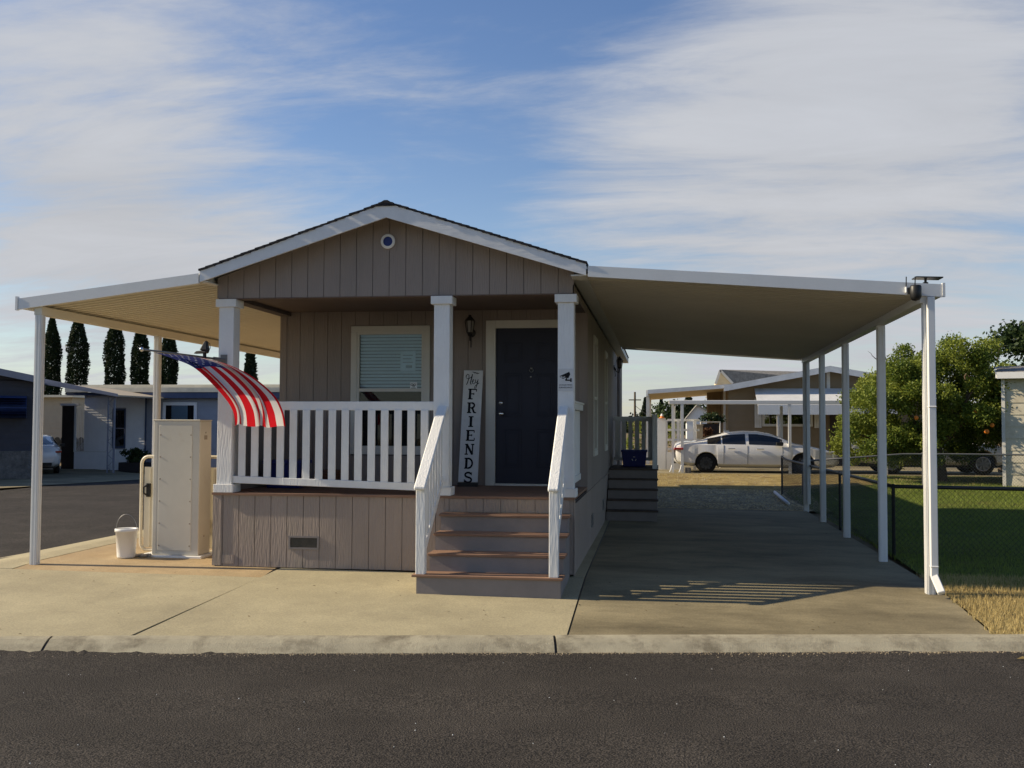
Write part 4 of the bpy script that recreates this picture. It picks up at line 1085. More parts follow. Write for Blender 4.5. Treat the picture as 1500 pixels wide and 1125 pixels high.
bush_tree(4.4,105,.2,5,4.0,'rounded dark tree far behind the small white shed',14,leaf=.35,dens=220)
bush_tree(-.1,52,.1,2.6,2.5,'yellow green bush beyond the white rail fence',12,m='orangeleaf',leaf=.14,dens=700,name='bush',cat='bush')
bush_tree(-1.15,40,.1,1.4,1.3,'bright yellow green shrub seen through the side landing balusters',9,m='orangeleaf',leaf=.10,dens=1500,name='shrub',cat='shrub',trunk=False)
far=empty('far_treeline',(0,230,0),'low band of dark far trees along the horizon','trees') if False else None
cl=[(x,random.uniform(170,260),random.uniform(.5,3.2),random.uniform(2.0,4.2)) for x in [random.uniform(-170,150) for _ in range(110)]]
P,T=clump_points(cl,75); tag(leaf_mesh('far_treeline',P,.9,M['conifer'],None,tone=T),'low band of dark far trees along the horizon','trees',kind='stuff')

# grass
def blades(name,x0,x1,y0,y1,n,h,wd,m,label,inside=lambda x,y:True,patchy=.6):
    X=rng.uniform(x0,x1,n); Y=rng.uniform(y0,y1,n)
    keep=np.array([inside(a,b) and noise.noise((a*1.1,b*1.1,2))>(-patchy+rng.random()*.5) for a,b in zip(X,Y)]); X=X[keep];Y=Y[keep]; k=len(X)
    Z=np.array([g(a,b) for a,b in zip(X,Y)])-.005
    hh=h*(.5+rng.random(k)); an=rng.random(k)*2*pi; lean=hh*.6*rng.random(k); la=rng.random(k)*2*pi
    B=np.stack([X,Y,Z],1); W=np.stack([np.cos(an)*wd/2,np.sin(an)*wd/2,0*an],1); T=B+np.stack([np.cos(la)*lean,np.sin(la)*lean,hh],1)
    V=np.stack([B-W,B+W,T],1).reshape(-1,3)
    me=bpy.data.meshes.new(name); me.vertices.add(k*3); me.vertices.foreach_set('co',V.ravel()); me.loops.add(k*3); me.loops.foreach_set('vertex_index',np.arange(k*3)); me.polygons.add(k)
    me.polygons.foreach_set('loop_start',np.arange(0,k*3,3)); me.polygons.foreach_set('loop_total',np.full(k,3))
    at=me.attributes.new('tone','FLOAT','FACE')
    tn=np.array([.5+.5*noise.noise((a*.7,b*.7,9)) for a,b in zip(X,Y)])*.6+rng.random(k)*.5
    at.data.foreach_set('value',np.clip(tn,0,1).astype(np.float32)); me.materials.append(m); me.update(calc_edges=True)
    o=bpy.data.objects.new(name,me); link(o); return tag(o,label,'grass',kind='stuff')
slab_r=lambda y: 3.05+.01*(y-9.8)
blades('dry_grass',3.0,7.0,9.0,12.7,46000,.05,.006,M['dryblade'],'dry straw coloured grass between the driveway edge and the road',lambda x,y: x>slab_r(y)-.05+.14*noise.noise((y*2.2,1,1))+.05*noise.noise((y*9,1,1)) and y>kerb_y(x)-.02)
blades('lawn_grass',3.0,13,11.75,27.5,100000,.055,.007,M['grassblade'],'green lawn beside the carport, partly in shade',lambda x,y: x>slab_r(y)+.02,patchy=.8)
blades('yard_grass',-.6,13,26.6,30.4,14000,.05,.009,M['dryblade'],'yellowed dry grass in front of the parked cars',lambda x,y: x>1.2 or y>27.6,patchy=.25)
# stones of the gravel yard
mb=MB()
for k in range(2600):
    x=random.uniform(-.7,3.2); y=random.uniform(22.0,30.2); r=random.uniform(.012,.035); z=g(x,y)
    v=[(x+r*random.uniform(.6,1.1)*cos(a+random.random()*.5),y+r*random.uniform(.6,1.1)*sin(a+random.random()*.5),z-.004) for a in (0,1.57,3.14,4.7)]
    mb.add(v+[(x+random.uniform(-.3,.3)*r,y+random.uniform(-.3,.3)*r,z+r*random.uniform(.5,.9))],[(0,1,4),(1,2,4),(2,3,4),(3,0,4)])
tag(mb.build('gravel_stones',mat('gravel_stone',(.36,.31,.23),.9,.2,var=.5,vscale=9)),'loose pale gravel scattered behind the carport','gravel',kind='stuff')
# few small stones and leaf litter on the road
mb=MB()
for k in range(300):
    s=random.uniform(-8,6); dd=random.uniform(.42,6)**1.0; x,y=kerb_point(s,dd); r=random.uniform(.002,.0065)*(.8+.25*dd**.5); z=-.385-.02*sin(min(1,(dd-.24)/6)*pi/2)+.06*min(1,max(0,dd-.54)/4)
    mb.add([(x+r,y,z),(x,y+r,z),(x-r,y,z),(x,y-r,z),(x,y,z+r)],[(0,1,4),(1,2,4),(2,3,4),(3,0,4)])
tag(mb.build('road_grit',M['paper']),'tiny pale grit specks scattered over the asphalt','grit',kind='stuff')
x,y=kerb_point(3.95,.62); lf=MB(); lf.add([(x-.06,y,-.372),(x-.01,y-.03,-.362),(x+.07,y-.005,-.368),(x+.0,y+.035,-.355)],[(0,1,2,3)]); tag(lf.build('dry_leaf',M['dryblade']),'single curled tan leaf on the asphalt near the right kerb','leaf')

# ------------------------------------------------------------------ chain link fences
def chain_mesh(mb,a,b,z0f,z1f,cell=.076,r=.0022):
    a=Vector((*a,0)); b=Vector((*b,0)); Ln=(b-a).length; d=(b-a)/Ln; nrm=Vector((-d.y,d.x,0))
    H_=z1f(0)-z0f(0); n=int(Ln/cell)
    for i in range(-int(H_/cell)-1,n+1):
        for sgn in (1,-1):
            s0=i*cell; s1=s0+H_; za,zb=0,H_
            if sgn<0: za,zb=H_,0
            t0,t1=0,1
            if s0<0: t0=-s0/H_
            if s1>Ln: t1=(Ln-s0)/H_
            if t1-t0<.02: continue
            p=a+d*(s0+H_*t0); q=a+d*(s0+H_*t1); zpa=za+(zb-za)*t0; zqa=za+(zb-za)*t1
            gp_=z0f((s0+H_*t0)/Ln); gq=z0f((s0+H_*t1)/Ln)
            P1=Vector((p.x,p.y,gp_+zpa))+nrm*r*sgn; P2=Vector((q.x,q.y,gq+zqa))+nrm*r*sgn
            u=Vector((0,0,1)); dd=(P2-P1).normalized(); s_=dd.cross(nrm)*r; w_=nrm*r
            mb.add([P1-s_-w_,P1+s_-w_,P1+w_,P2-s_-w_,P2+s_-w_,P2+w_],[(0,1,4,3),(1,2,5,4),(2,0,3,5)])
def fence(name,label,segs,m,h,rail_r=.021,post_r=.024,spacing=3.0,cell=.076,wr=.0022):
    o=empty(name,(*segs[0][0],g(*segs[0][0])),label,'fence')
    mm=MB()
    for a,b in segs:
        f0=lambda t,a=a,b=b: g(a[0]+(b[0]-a[0])*t,a[1]+(b[1]-a[1])*t)+.03
        chain_mesh(mm,a,b,f0,lambda t,f0=f0: f0(t)+h-.04,cell,wr)
        n=max(1,int(hypot(b[0]-a[0],b[1]-a[1])/spacing))
        mb=MB(); mb.tube([(a[0]+(b[0]-a[0])*t/12,a[1]+(b[1]-a[1])*t/12,f0(t/12)+h-.03) for t in range(13)],rail_r,8); mb.build('top_rail',m,o,smooth=True)
        for i in range(n+1):
            t=i/n; x,y=a[0]+(b[0]-a[0])*t,a[1]+(b[1]-a[1])*t; z=g(x,y)
            mb=MB(); mb.tube([(x,y,z-.1),(x,y,z+h+.01)],post_r,8); mb.ball((x,y,z+h+.015),(post_r*1.2,post_r*1.2,post_r*.9),8); mb.build('fence_post',m,o)
    mm.build('chain_mesh',m,o)
    return o
M['galv']=mat('galvanised_wire',(.16,.16,.155),.5,.5,metal=.3,var=.1)
M['galv_shaded']=mat('shade_darkened_wire',(.035,.037,.035),.5,.4,metal=.2,var=.1)  # near fence wire, darkened in colour to stand for the house's shadow
fence('chain_link_fence','chain link fence darkened in colour for shade, running along the carport and across the shaded lawn',[((3.10,26.5),(3.20,14.6)),((3.20,14.6),(14,14.0))],M['galv_shaded'],.95,rail_r=.026,wr=.0016)
fence('chain_link_fence','pale grey chain link fence across the back of the sunlit lawn',[((3.6,26.4),(18,26.0))],M['galv'],.84,spacing=2.6,wr=.0016)

# ------------------------------------------------------------------ cars
M['carwhite']=mat('white_car_paint',(.72,.71,.69),.25,.5,var=.01,coat=.8)
M['oldwhite']=mat('aged_cream_paint',(.62,.61,.57),.35,.5,var=.03,coat=.3)
M['carglass']=mat('car_glass',(.012,.014,.018),.06,.7,var=.05)
M['tyre']=mat('tyre_rubber',(.014,.014,.014),.85,.2); M['rimblack']=mat('black_rim',(.05,.05,.053),.35,.5,metal=.4); M['rimgrey']=mat('grey_rim',(.35,.35,.36),.3,.5,metal=.7)
M['redlens']=mat('red_lens',(.35,.012,.012),.2,.5); M['amber']=mat('orange_lens',(.6,.10,.03),.25,.5); M['headlens']=mat('clear_lens',(.5,.52,.55),.08,.6)
def interp(tab,x):
    if x<=tab[0][0]: return tab[0][1]
    for (a,b),(c,d) in zip(tab,tab[1:]):
        if x<=c: return b+(d-b)*(x-a)/(c-a)
    return tab[-1][1]
def make_car(name,loc,rz,spec,label):
    o=empty(name,(0,0,0),label,'car'); L_=spec['L']; wz=spec['wr']; axles=spec['axles']; ar=spec['arch']
    st=sorted(set([round(L_*i/70,4) for i in range(71)]+[round(a+ar*cos(pi*k/16),4) for a in axles for k in range(17)]))
    ring=lambda x: section(x)
    def section(x):
        w_=interp(spec['w'],x); zb=interp(spec['zb'],x); zs=interp(spec['belt'],x); zt=interp(spec['top'],x); wt=interp(spec['wt'],x)*w_
        zl=zb
        for a in axles:
            if abs(x-a)<ar: zl=max(zl,wz+sqrt(ar*ar-(x-a)**2)*.98)
        zm=max(zl+.02,zb+(zs-zb)*.55); za=max(zl,zb+.10)
        zs2=max(zs,zm+.01); zt2=max(zt,zs2+.005)
        return [(0,zb+.02),(w_*.80,zl),(w_*.965,za),(w_,zm),(w_*.965,zs2),(wt+(w_*.965-wt)*.10,zs2+(zt2-zs2)*.90 if zt2-zs2>.06 else zs2+(zt2-zs2)*.6),(wt*.86,zt2-.004),(0,zt2+.02)]
    vs=[];fs=[];n=8
    for x in st:
        s=section(x); vs+=[(x,-y,z) for y,z in s]+[(x,y,z) for y,z in reversed(s[1:-1])]
    R_=14
    for i in range(len(st)-1):
        for k in range(R_): fs.append((i*R_+k,i*R_+(k+1)%R_,(i+1)*R_+(k+1)%R_,(i+1)*R_+k))
    fs.append(tuple(range(R_))); fs.append(tuple((len(st)-1)*R_+k for k in range(R_-1,-1,-1)))
    mb=MB(); mb.add(vs,fs); body=mb.build('body',M[spec['paint']],o,smooth=True)
    md=body.modifiers.new('es','EDGE_SPLIT'); md.split_angle=radians(38)
    # underside / wheel wells
    mb=MB(); ww=interp(spec['w'],L_/2); mb.box(.25,L_-.25,-ww*.78,ww*.78,.22,.62); mb.build('underbody',M['black'],o)
    # side glass
    for x0,x1 in spec['glass']:
        for s in (-1,1):
            vs=[];fs=[];m_=14
            for i in range(m_+1):
                x=x0+(x1-x0)*i/m_; sec=section(x); (ya,za),(yb,zb_)=sec[4],sec[5]
                for t in (.10,.90):
                    y=ya+(yb-ya)*t; z=za+(zb_-za)*t; vs.append((x,s*(y+.007),z+.002))
            for i in range(m_): fs.append((2*i,2*i+1,2*i+3,2*i+2))
            mb=MB(); mb.add(vs,fs); mb.build('side_window',M['carglass'],o)
    for nm,x0,x1 in spec['screens']:
        vs=[];fs=[];m_=8
        for i in range(m_+1):
            x=x0+(x1-x0)*i/m_; sec=section(x); yb,zb_=sec[5][0]*.93,sec[5][1]; zt=sec[7][1]
            for q in (-1,-.5,0,.5,1): vs.append((x,q*yb*.98,zb_+(zt-zb_)*(1-abs(q)**2)+.010))
        for i in range(m_):
            for k in range(4): fs.append((i*5+k,i*5+k+1,i*5+k+6,i*5+k+5))
        mb=MB(); mb.add(vs,fs); mb.build(nm,M['carglass'],o,smooth=True)
    # wheels
    for a in axles:
        for s in (-1,1):
            yw=interp(spec['w'],a)*.955*s; r=wz; tw=.2
            mb=MB(); mb.lathe([(r*.62,-s*0),(r*.9,.0),(r,-s*.03),(r,-s*(tw-.03)),(r*.9,-s*tw),(r*.62,-s*tw)],(a,yw,r),'y',28); wh=mb.build('wheel',M['tyre'],o,smooth=True)
            mb=MB(); mb.lathe([(r*.66,-s*.004),(r*.64,-s*.03),(r*.60,-s*.06),(0,-s*.07)],(a,yw,r),'y',28)
            for k in range(spec['spokes']):
                an=2*pi*k/spec['spokes']+.2; c,s2=cos(an),sin(an); p=Vector((a,yw-s*.012,r))
                mb.bar(p+Vector((c*r*.1,0,s2*r*.1)),p+Vector((c*r*.64,0,s2*r*.64)),.05,.03,up=(0,1,0))
            mb.lathe([(0,s*.004),(r*.14,s*.0),(r*.16,-s*.05)],(a,yw,r),'y',14)
            if spec.get('cap'): mb.lathe([(r*.64,-s*.002),(r*.60,s*.006),(r*.56,-s*.002)],(a,yw,r),'y',28)
            mb.build('rim',M[spec['rim']],wh)
    for nm,m_,boxes in spec['extras']:
        for bx in boxes:
            mb=MB(); mb.hexa(bx) if len(bx)==8 else mb.box(*bx); mb.build(nm,M[m_],o,bevel=.01)
    # door seams
    w0=interp(spec['w'],L_/2)
    for x in spec['seams']:
        sec=section(x); vs=[]
        for s in (-1,1):
            pts=[(x,s*(y+.003),z) for y,z in sec[2:5]]
            mb=MB()
            for p,q in zip(pts,pts[1:]): mb.bar(p,q,.010,.004,up=(0,1,0))
            mb.build('door_seam',M['black'],body)
    o.location=loc; o.rotation_euler=(0,0,rz); return o
sedan=dict(L=4.9,wr=.335,axles=(.98,3.80),arch=.375,paint='carwhite',rim='rimblack',spokes=10,
  w=[(0,.70),(.12,.84),(.5,.91),(2.4,.925),(4.2,.91),(4.65,.82),(4.85,.62),(4.9,.5)],
  zb=[(0,.42),(.15,.30),(.5,.24),(1.5,.20),(4.2,.20),(4.7,.22),(4.9,.34)],
  belt=[(0,.80),(.05,.93),(.5,.985),(1.4,.97),(3.2,.93),(4.0,.87),(4.6,.74),(4.9,.60)],
  top=[(0,.82),(.05,.985),(.18,1.06),(.62,1.085),(1.15,1.27),(1.65,1.405),(2.1,1.45),(2.5,1.44),(2.9,1.36),(3.35,1.16),(3.62,1.02),(4.1,.93),(4.6,.80),(4.9,.63)],
  wt=[(0,.75),(.6,.78),(1.2,.66),(2.2,.62),(2.9,.66),(3.6,.80),(4.9,.7)],
  glass=[(1.02,1.42),(1.46,2.14),(2.24,3.22)],screens=[('rear_window',.70,1.45),('windscreen',2.78,3.48)],seams=(1.50,2.20,3.22),
  extras=[('tail_lamp','redlens',[(.03,.30,-.93,-.66,.80,.87),(.03,.30,.66,.93,.80,.87)]),
          ('headlamp','headlens',[(4.42,4.75,-.845,-.62,.70,.78),(4.42,4.75,.62,.845,.70,.78)]),
          ('door_handle','chrome',[(1.62,1.84,-.945,-.915,.84,.87),(2.46,2.68,-.945,-.915,.83,.86),(1.62,1.84,.915,.945,.84,.87),(2.46,2.68,.915,.945,.83,.86)]),
          ('wing_mirror','black',[(3.02,3.22,-1.08,-.90,.98,1.08),(3.02,3.22,.90,1.08,.98,1.08)]),
          ('rear_diffuser','black',[(-.01,.12,-.60,.60,.32,.44)]),('shark_fin','carwhite',[(1.55,1.72,-.03,.03,1.40,1.47)]),
          ('number_plate','paper',[(-.015,.0,-.16,.16,.60,.75)])])
hatch=dict(sedan)
zs_=.87
for k_ in ('zb','belt','top'): sedan[k_]=[(a_,b_*zs_) for a_,b_ in sedan[k_]]
sedan.update(wr=.30,arch=.335)
sedan['extras']=[(n_,m_,[(q[0],q[1],q[2],q[3],q[4]*zs_,q[5]*zs_) for q in bs_]) for n_,m_,bs_ in sedan['extras']]
make_car('sedan_car',(.43,31.85,.19),0,sedan,'white four-door sedan with black wheels parked beside the beige house')
vint=dict(L=4.75,wr=.33,axles=(1.17,3.72),arch=.40,paint='oldwhite',rim='rimgrey',spokes=8,cap=True,
  w=[(0,.80),(.25,.88),(1.2,.90),(2.3,.82),(3.6,.92),(4.4,.80),(4.75,.62)],
  zb=[(0,.50),(.3,.34),(1,.28),(4.2,.28),(4.75,.42)],
  belt=[(0,.86),(.08,.93),(.9,.96),(1.4,.95),(2.3,.80),(3.0,.84),(3.75,.93),(4.3,.82),(4.75,.62)],
  top=[(0,.88),(.08,.955),(.9,.985),(1.3,1.10),(1.75,1.20),(2.2,1.19),(2.9,.92),(3.7,.96),(4.3,.84),(4.75,.64)],
  wt=[(0,.84),(.9,.86),(1.4,.62),(2.2,.60),(2.9,.85),(3.7,.90),(4.75,.7)],
  glass=[(1.55,2.62)],screens=[('windscreen',2.3,2.85)],seams=(1.62,2.75),
  extras=[('side_marker','redlens',[(.30,.62,-.905,-.872,.46,.54)]),('side_marker','amber',[(4.25,4.4,-.87,-.80,.55,.60)]),('bumper','black',[(-.06,.1,-.80,.80,.45,.60)]),('door_handle','chrome',[(1.7,1.86,-.905,-.885,.86,.885)]),
          ('trim_line','black',[(.36,.58,-.900,-.876,.77,.785)])])
make_car('vintage_car',(5.62,32.0,.20),0,vint,'long cream vintage sports car half hidden behind the orange tree')
make_car('hatchback_car',(-22.85,34.5,-.29),radians(123),dict(hatch,paint='carwhite'),'white car with a red tail lamp under the awning of the dark blue home')

# ------------------------------------------------------------------ neighbours on the left
M['navyside']=mat('dark_blue_siding',(.058,.060,.074),.8,.2,var=.1); M['navyawn']=mat('blue_awning_slats',(.03,.055,.16),.6,.3,var=.1)
M['stone']=mat('grey_stone',(.13,.125,.12),.9,.2,var=.35,vscale=7,bump=.8,bscale=9,bdist=.05)
M['blueside']=mat('blue_grey_siding',(.33,.35,.41),.75,.2,var=.05); M['paleside']=mat('pale_blue_siding',(.86,.86,.88),.75,.2,var=.05)
M['bluetrim']=mat('slate_blue_trim',(.08,.10,.17),.7,.2); M['creamroof']=mat('cream_metal_roof',(.60,.56,.45),.55,.3); M['slateroof']=mat('slate_metal_roof',(.24,.25,.30),.6,.3)
M['tan']=mat('tan_siding',(.42,.36,.27),.8,.2,var=.05); M['brownpost']=mat('brown_metal',(.05,.04,.035),.7,.2); M['planter']=mat('planter_wood',(.04,.035,.035),.8,.2)
dk=empty('dark_blue_house',(-26,32,-.3),'dark blue single storey home with a stone skirt at the left edge','house')
mb=MB(); mb.box(-34,-21.32,32.03,44,-.4,3.1); 
lap_siding(mb,(-34,32.03,0),(1,0,0),12.70,.66,3.05,.22); lap_siding(mb,(-21.32,32.03,0),(0,1,0),12,.66,3.05,.22)
mb.prism([(-34,32.03,3.05),(-21.32,32.03,3.05),(-27.6,32.03,4.3)],0,(0,11.9,0)); mb.build('wall',M['navyside'],dk)
mb=MB(); mb.box(-34,-21.28,31.93,32.03,-.4,.66); mb.box(-21.32,-21.24,32.03,44,-.4,.66); mb.build('stone_skirt',M['stone'],dk)
mb=MB(); 
for s,xe in ((1,-20.95),(-1,-34.3)): mb.hexa([(xe,31.6,3.09),(-27.6,31.6,4.42),(-27.6,44.4,4.42),(xe,44.4,3.09),(xe,31.6,3.16),(-27.6,31.6,4.50),(-27.6,44.4,4.50),(xe,44.4,3.16)])
rf=mb.build('roof',M['slateroof'],dk)
mb=MB()
for xe in (-20.95,-34.3): mb.hexa([(xe,31.57,2.94),(-27.6,31.57,4.27),(-27.6,31.6,4.27),(xe,31.6,2.94),(xe,31.57,3.17),(-27.6,31.57,4.51),(-27.6,31.6,4.51),(xe,31.6,3.17)])
mb.build('rake_board',M['slateroof'],rf)
mb=MB()
for k in range(9): mb.hexa([(-25.2,31.35+.06*(8-k),1.77+.085*k),(-21.5,31.35+.06*(8-k),1.77+.085*k),(-21.5,31.99,1.79+.085*k),(-25.2,31.99,1.79+.085*k),(-25.2,31.33+.075*k,1.845+.085*k),(-21.5,31.33+.075*k,1.845+.085*k),(-21.5,31.99,1.86+.085*k),(-25.2,31.99,1.86+.085*k)])
mb.build('window_awning',M['navyawn'],dk)
window(dk,(-34,32.0,0),(1,0,0),9.6,11.6,.95,1.75,glassm='darkglass',trimm='slateroof',blind=False,name='window')
da=empty('neighbour_awning',(-22.3,36,-.3),'slate grey awning on paired lattice posts beside the dark blue home','awning')
mb=MB(); mb.hexa([(-24.0,36.0,3.20),(-20.45,36.0,2.64),(-20.45,46,2.66),(-24.0,46,2.95),(-24.0,36.0,3.26),(-20.45,36.0,2.70),(-20.45,46,2.72),(-24.0,46,3.02)]); mb.build('awning_roof',M['tan'],da)
mb=MB(); mb.hexa([(-24.0,35.94,3.19),(-20.43,35.94,2.635),(-20.43,35.99,2.635),(-24.0,35.99,3.19),(-24.0,35.94,3.42),(-20.43,35.94,2.745),(-20.43,35.99,2.745),(-24.0,35.99,3.42)]); mb.build('front_fascia',M['slateroof'],da)
def lattice_post(x,y,m,parent,z1=2.64,dx=.26,z0=None):
    z0=g(x,y) if z0 is None else z0; mb=MB()
    mb.box(x-dx/2-.02,x-dx/2+.02,y-.02,y+.02,z0,z1); mb.box(x+dx/2-.03,x+dx/2+.03,y-.03,y+.03,z0,z1)
    for k in range(12): 
        za=z0+(z1-z0)*k/12; zb_=z0+(z1-z0)*(k+1)/12
        mb.bar((x-dx/2*(1 if k%2 else -1),y,za),(x+dx/2*(1 if k%2 else -1),y,zb_),.012,.012)
    mb.build('lattice_post',m,parent)
def turn(o,px,py,deg):
    a=radians(deg); v=Vector(o.location); dx,dy=v.x-px,v.y-py
    o.location=(px+dx*cos(a)-dy*sin(a),py+dx*sin(a)+dy*cos(a),v.z); o.rotation_euler=(0,0,a)
turn(dk,-21.32,32.03,33)
lattice_post(-20.86,36.3,M['slateroof'],da); lattice_post(-24.4,42.3,M['brownpost'],da,2.7,.25); lattice_post(-22.9,42.2,M['slateroof'],da,2.7,.22) if False else None
lattice_post(-26.2,45.2,M['brownpost'],da,2.8,.3)
gh=empty('blue_grey_house',(-18,40,-.33),'long blue grey home with a cream roof edge beyond the side street','house')
gz=-.36
mb=MB(); mb.box(-24.2,-9,40.03,50,gz,2.9); lap_siding(mb,(-21.38,40.03,0),(1,0,0),12.3,gz,2.9,.9); mb.build('wall',M['blueside'],gh)
mb=MB(); lap_siding(mb,(-24.22,40.02,0),(1,0,0),2.82,gz,2.9,.11,holes=[(1.3,1.9,.58,2.24)]); mb.build('pale_wall',M['paleside'],gh)
mb=MB(); mb.box(-24.9,-8.7,39.62,39.7,2.93,3.12); mb.box(-24.9,-8.7,39.7,50.3,3.06,3.16); mb.box(-25.0,-8.6,41,50.5,3.161,3.30); mb.build('roof',M['creamroof'],gh)
mb=MB(); mb.box(-21.5,-8.7,39.66,40.03,2.68,2.925); mb.box(-24.9,-21.5,39.75,40.0,2.80,2.925); mb.build('eave_shadow_board',M['bluetrim'],gh)
for x in (-21.42,-17.3,-13.2):
    mb=MB(); mb.box(x-.03,x+.03,39.97,40.0,gz,2.7); mb.build('wall_batten',M['bluetrim'],gh)
window(gh,(-21,39.99,0),(1,0,0),.34,1.86,1.55,2.52,trim=.10,trimm='paleside',mid=.02,blind=True,lower_blind=True)
mb=MB(); mb.box(-20.58,-20.28,39.985,39.995,1.66,2.42); mb.build('window_curtain',M['dark'],gh); mb=MB(); mb.box(-19.55,-19.22,39.985,39.995,1.66,2.42); mb.build('window_curtain',M['dark'],gh)
window(gh,(-24,39.99,0),(1,0,0),1.08,1.68,.58,2.24,trim=.03,trimm='bluetrim',glassm='darkglass',blind=False,mid=.5)
lt=empty('lattice_screen',(-23.4,39.2,-.3),'pale lattice porch screen with a dark screen doorway on the blue grey home','screen')
mb=MB(); mb.box(-24.15,-22.70,39.18,39.21,-.30,.42)
mb.build('lower_panel',M['paleside'],lt)
mb=MB(); mb.box(-24.17,-24.09,39.17,39.22,.42,2.35); mb.box(-24.15,-22.7,39.16,39.23,.422,.46); mb.box(-24.8,-23.95,39.15,39.23,2.352,2.44); mb.build('screen_frame',M['whitetrim'],lt)
mb=MB(); mb.box(-24.80,-24.2,39.3,39.34,-.3,2.35); mb.build('screen_door',M['brownpost'],lt)
mb=MB()
for k in range(26):
    mb.bar((-24.08+.06*k-.5,39.20,.46),(-24.08+.06*k-.5+1.2,39.20,1.66),.008,.004) if -24.08+.06*k-.5>-24.1 and -24.08+.06*k+.7<-22.7 else None
for k in range(20):
    x=-24.05+.068*k; mb.box(x,x+.010,39.195,39.203,.47,2.2) if x<-22.72 else None
mb.build('lattice',M['paleside'],lt)
tw=empty('tan_house',(-31,50,-.3),'tan walled house behind the white car on the left','house')
mb=MB(); mb.box(-39,-31.0,50.03,58,-.4,3.0); lap_siding(mb,(-39,50.03,0),(1,0,0),8.0,-.4,3.0,.25); mb.build('wall',M['tan'],tw)
mb=MB(); mb.box(-39.4,-30.7,49.6,58.4,3.0,3.12); mb.build('roof',M['creamroof'],tw)
bf=empty('black_fence',(-28,46.8,-.3),'low black scalloped fence behind the white car on the left','fence')
for k in range(12):
    mb=MB(); x=-31.2+k*.32; mb.box(x,x+.30,46.8,46.83,-.35,.78); mb.lathe([(.0,-.02),(.15,-.02),(.15,.01),(0,.01)],(x+.15,46.815,.78),'y',14); mb.build('fence_panel',M['black'],bf)
ps=empty('potted_shrub',(-21.0,38.2,-.3),'dark green shrub in a low planter in front of the blue grey home','plant')
mb=MB(); mb.box(-21.5,-20.3,38.0,38.6,-.34,.05); mb.build('planter_box',M['planter'],ps,bevel=.02)
cl=[(-20.9+random.uniform(-.55,.5),38.3+random.uniform(-.2,.2),.15+random.uniform(0,.35),.18) for _ in range(12)]
P,T=clump_points(cl,3500); leaf_mesh('foliage',P,.11,M['shrub'],ps,tone=T)

# ------------------------------------------------------------------ neighbours on the right
M['beige']=mat('beige_siding',(.235,.18,.115),.8,.2,var=.05); M['beigetrim']=mat('pale_trim',(.60,.58,.53),.6,.3); M['greyshingle']=mat('grey_shingle',(.23,.22,.20),.9,.1,var=.3,vscale=10)
M['greyroof']=mat('white_metal_roof',(.62,.63,.64),.5,.4); M['cream']=mat('cream_underside',(.62,.53,.36),.6,.3)
bh=empty('beige_house',(6.1,38,.2),'beige lap sided home with a low white edged gable beyond the parked sedan','house')
hz0=.0; BX0,BX1,BP=2.55,9.66,6.105
mb=MB(); mb.box(BX0,BX1,38.03,52,hz0,3.0)
zg=lambda u: 3.0+min(u,BX1-BX0-u)*.19
lap_siding(mb,(BX0,38.03,0),(1,0,0),BX1-BX0,hz0,3.66,.22,zhi=zg,holes=[(.95,3.25,1.55,2.62),(4.0,5.4,hz0,2.3)])
mb.prism([(BX0,38.031,2.99),(BX1,38.031,2.99),(BP,38.031,3.66)],0,(0,13.9,0)); lap_siding(mb,(BX0,52,0),(0,-1,0),14,hz0,3.0,.22)
mb.build('wall',M['beige'],bh)
mb=MB()
for xe in (2.35,9.86): mb.hexa([(xe,37.5,3.02),(BP,37.5,3.70),(BP,52.3,3.70),(xe,52.3,3.02),(xe,37.5,3.09),(BP,37.5,3.785),(BP,52.3,3.785),(xe,52.3,3.09)])
rf=mb.build('roof',M['greyshingle'],bh)
mb=MB()
for xe in (2.35,9.86): mb.hexa([(xe,37.46,2.87),(BP,37.46,3.57),(BP,37.5,3.57),(xe,37.5,2.87),(xe,37.46,3.08),(BP,37.46,3.78),(BP,37.5,3.78),(xe,37.5,3.08)])
mb.build('rake_board',M['greyroof'],rf)
mb=MB(); mb.box(BP-.06,BP+.06,37.97,38.0,2.75,3.6); mb.build('gable_batten',M['beigetrim'],bh)
window(bh,(BX0,37.99,0),(1,0,0),1.2,3.0,1.60,2.62,trim=.05,trimm='beigetrim',glassm='darkglass',blind=False,mid=.02)
for x in (BX0+.93,BX0+3.05):
    mb=MB(); 
    for k in range(3): mb.box(x+k*.085,x+k*.085+.078,37.95,37.98,1.55,2.62)
    mb.box(x-.0,x+.25,37.935,37.949,1.85,1.93); mb.box(x-.0,x+.25,37.935,37.949,2.40,2.47); mb.build('shutter',M['beigetrim'],bh)
mb=MB(); mb.box(BX0+3.6,BX0+5.4,37.95,38.0,hz0,2.35); mb.build('dark_doorway',M['brownpost'],bh)
mb=MB(); mb.hexa([(3.48,36.7,2.32),(8.2,36.7,2.32),(8.2,37.97,2.95),(3.48,37.97,2.95),(3.48,36.7,2.36),(8.2,36.7,2.36),(8.2,37.97,2.99),(3.48,37.97,2.99)])
wa=mb.build('window_awning',M['greyroof'],bh)
mb=MB(); mb.box(3.48,8.2,36.66,36.699,2.02,2.37); mb.build('awning_valance',M['alu'],wa)
for x in (4.18,6.5):
    mb=MB(); mb.box(x-.04,x+.04,36.72,36.80,.1,2.31); mb.build('awning_post',M['beigetrim'],wa)
sa=empty('side_awning',(1,38,.2),'cream patio awning reaching left from the beige house','awning')
mb=MB(); mb.hexa([(-.38,37.6,2.80),(2.6,37.6,3.02),(2.6,47,3.02),(-.38,47,2.80),(-.38,37.6,2.84),(2.6,37.6,3.06),(2.6,47,3.06),(-.38,47,2.84)]); mb.build('awning_roof',M['cream'],sa)
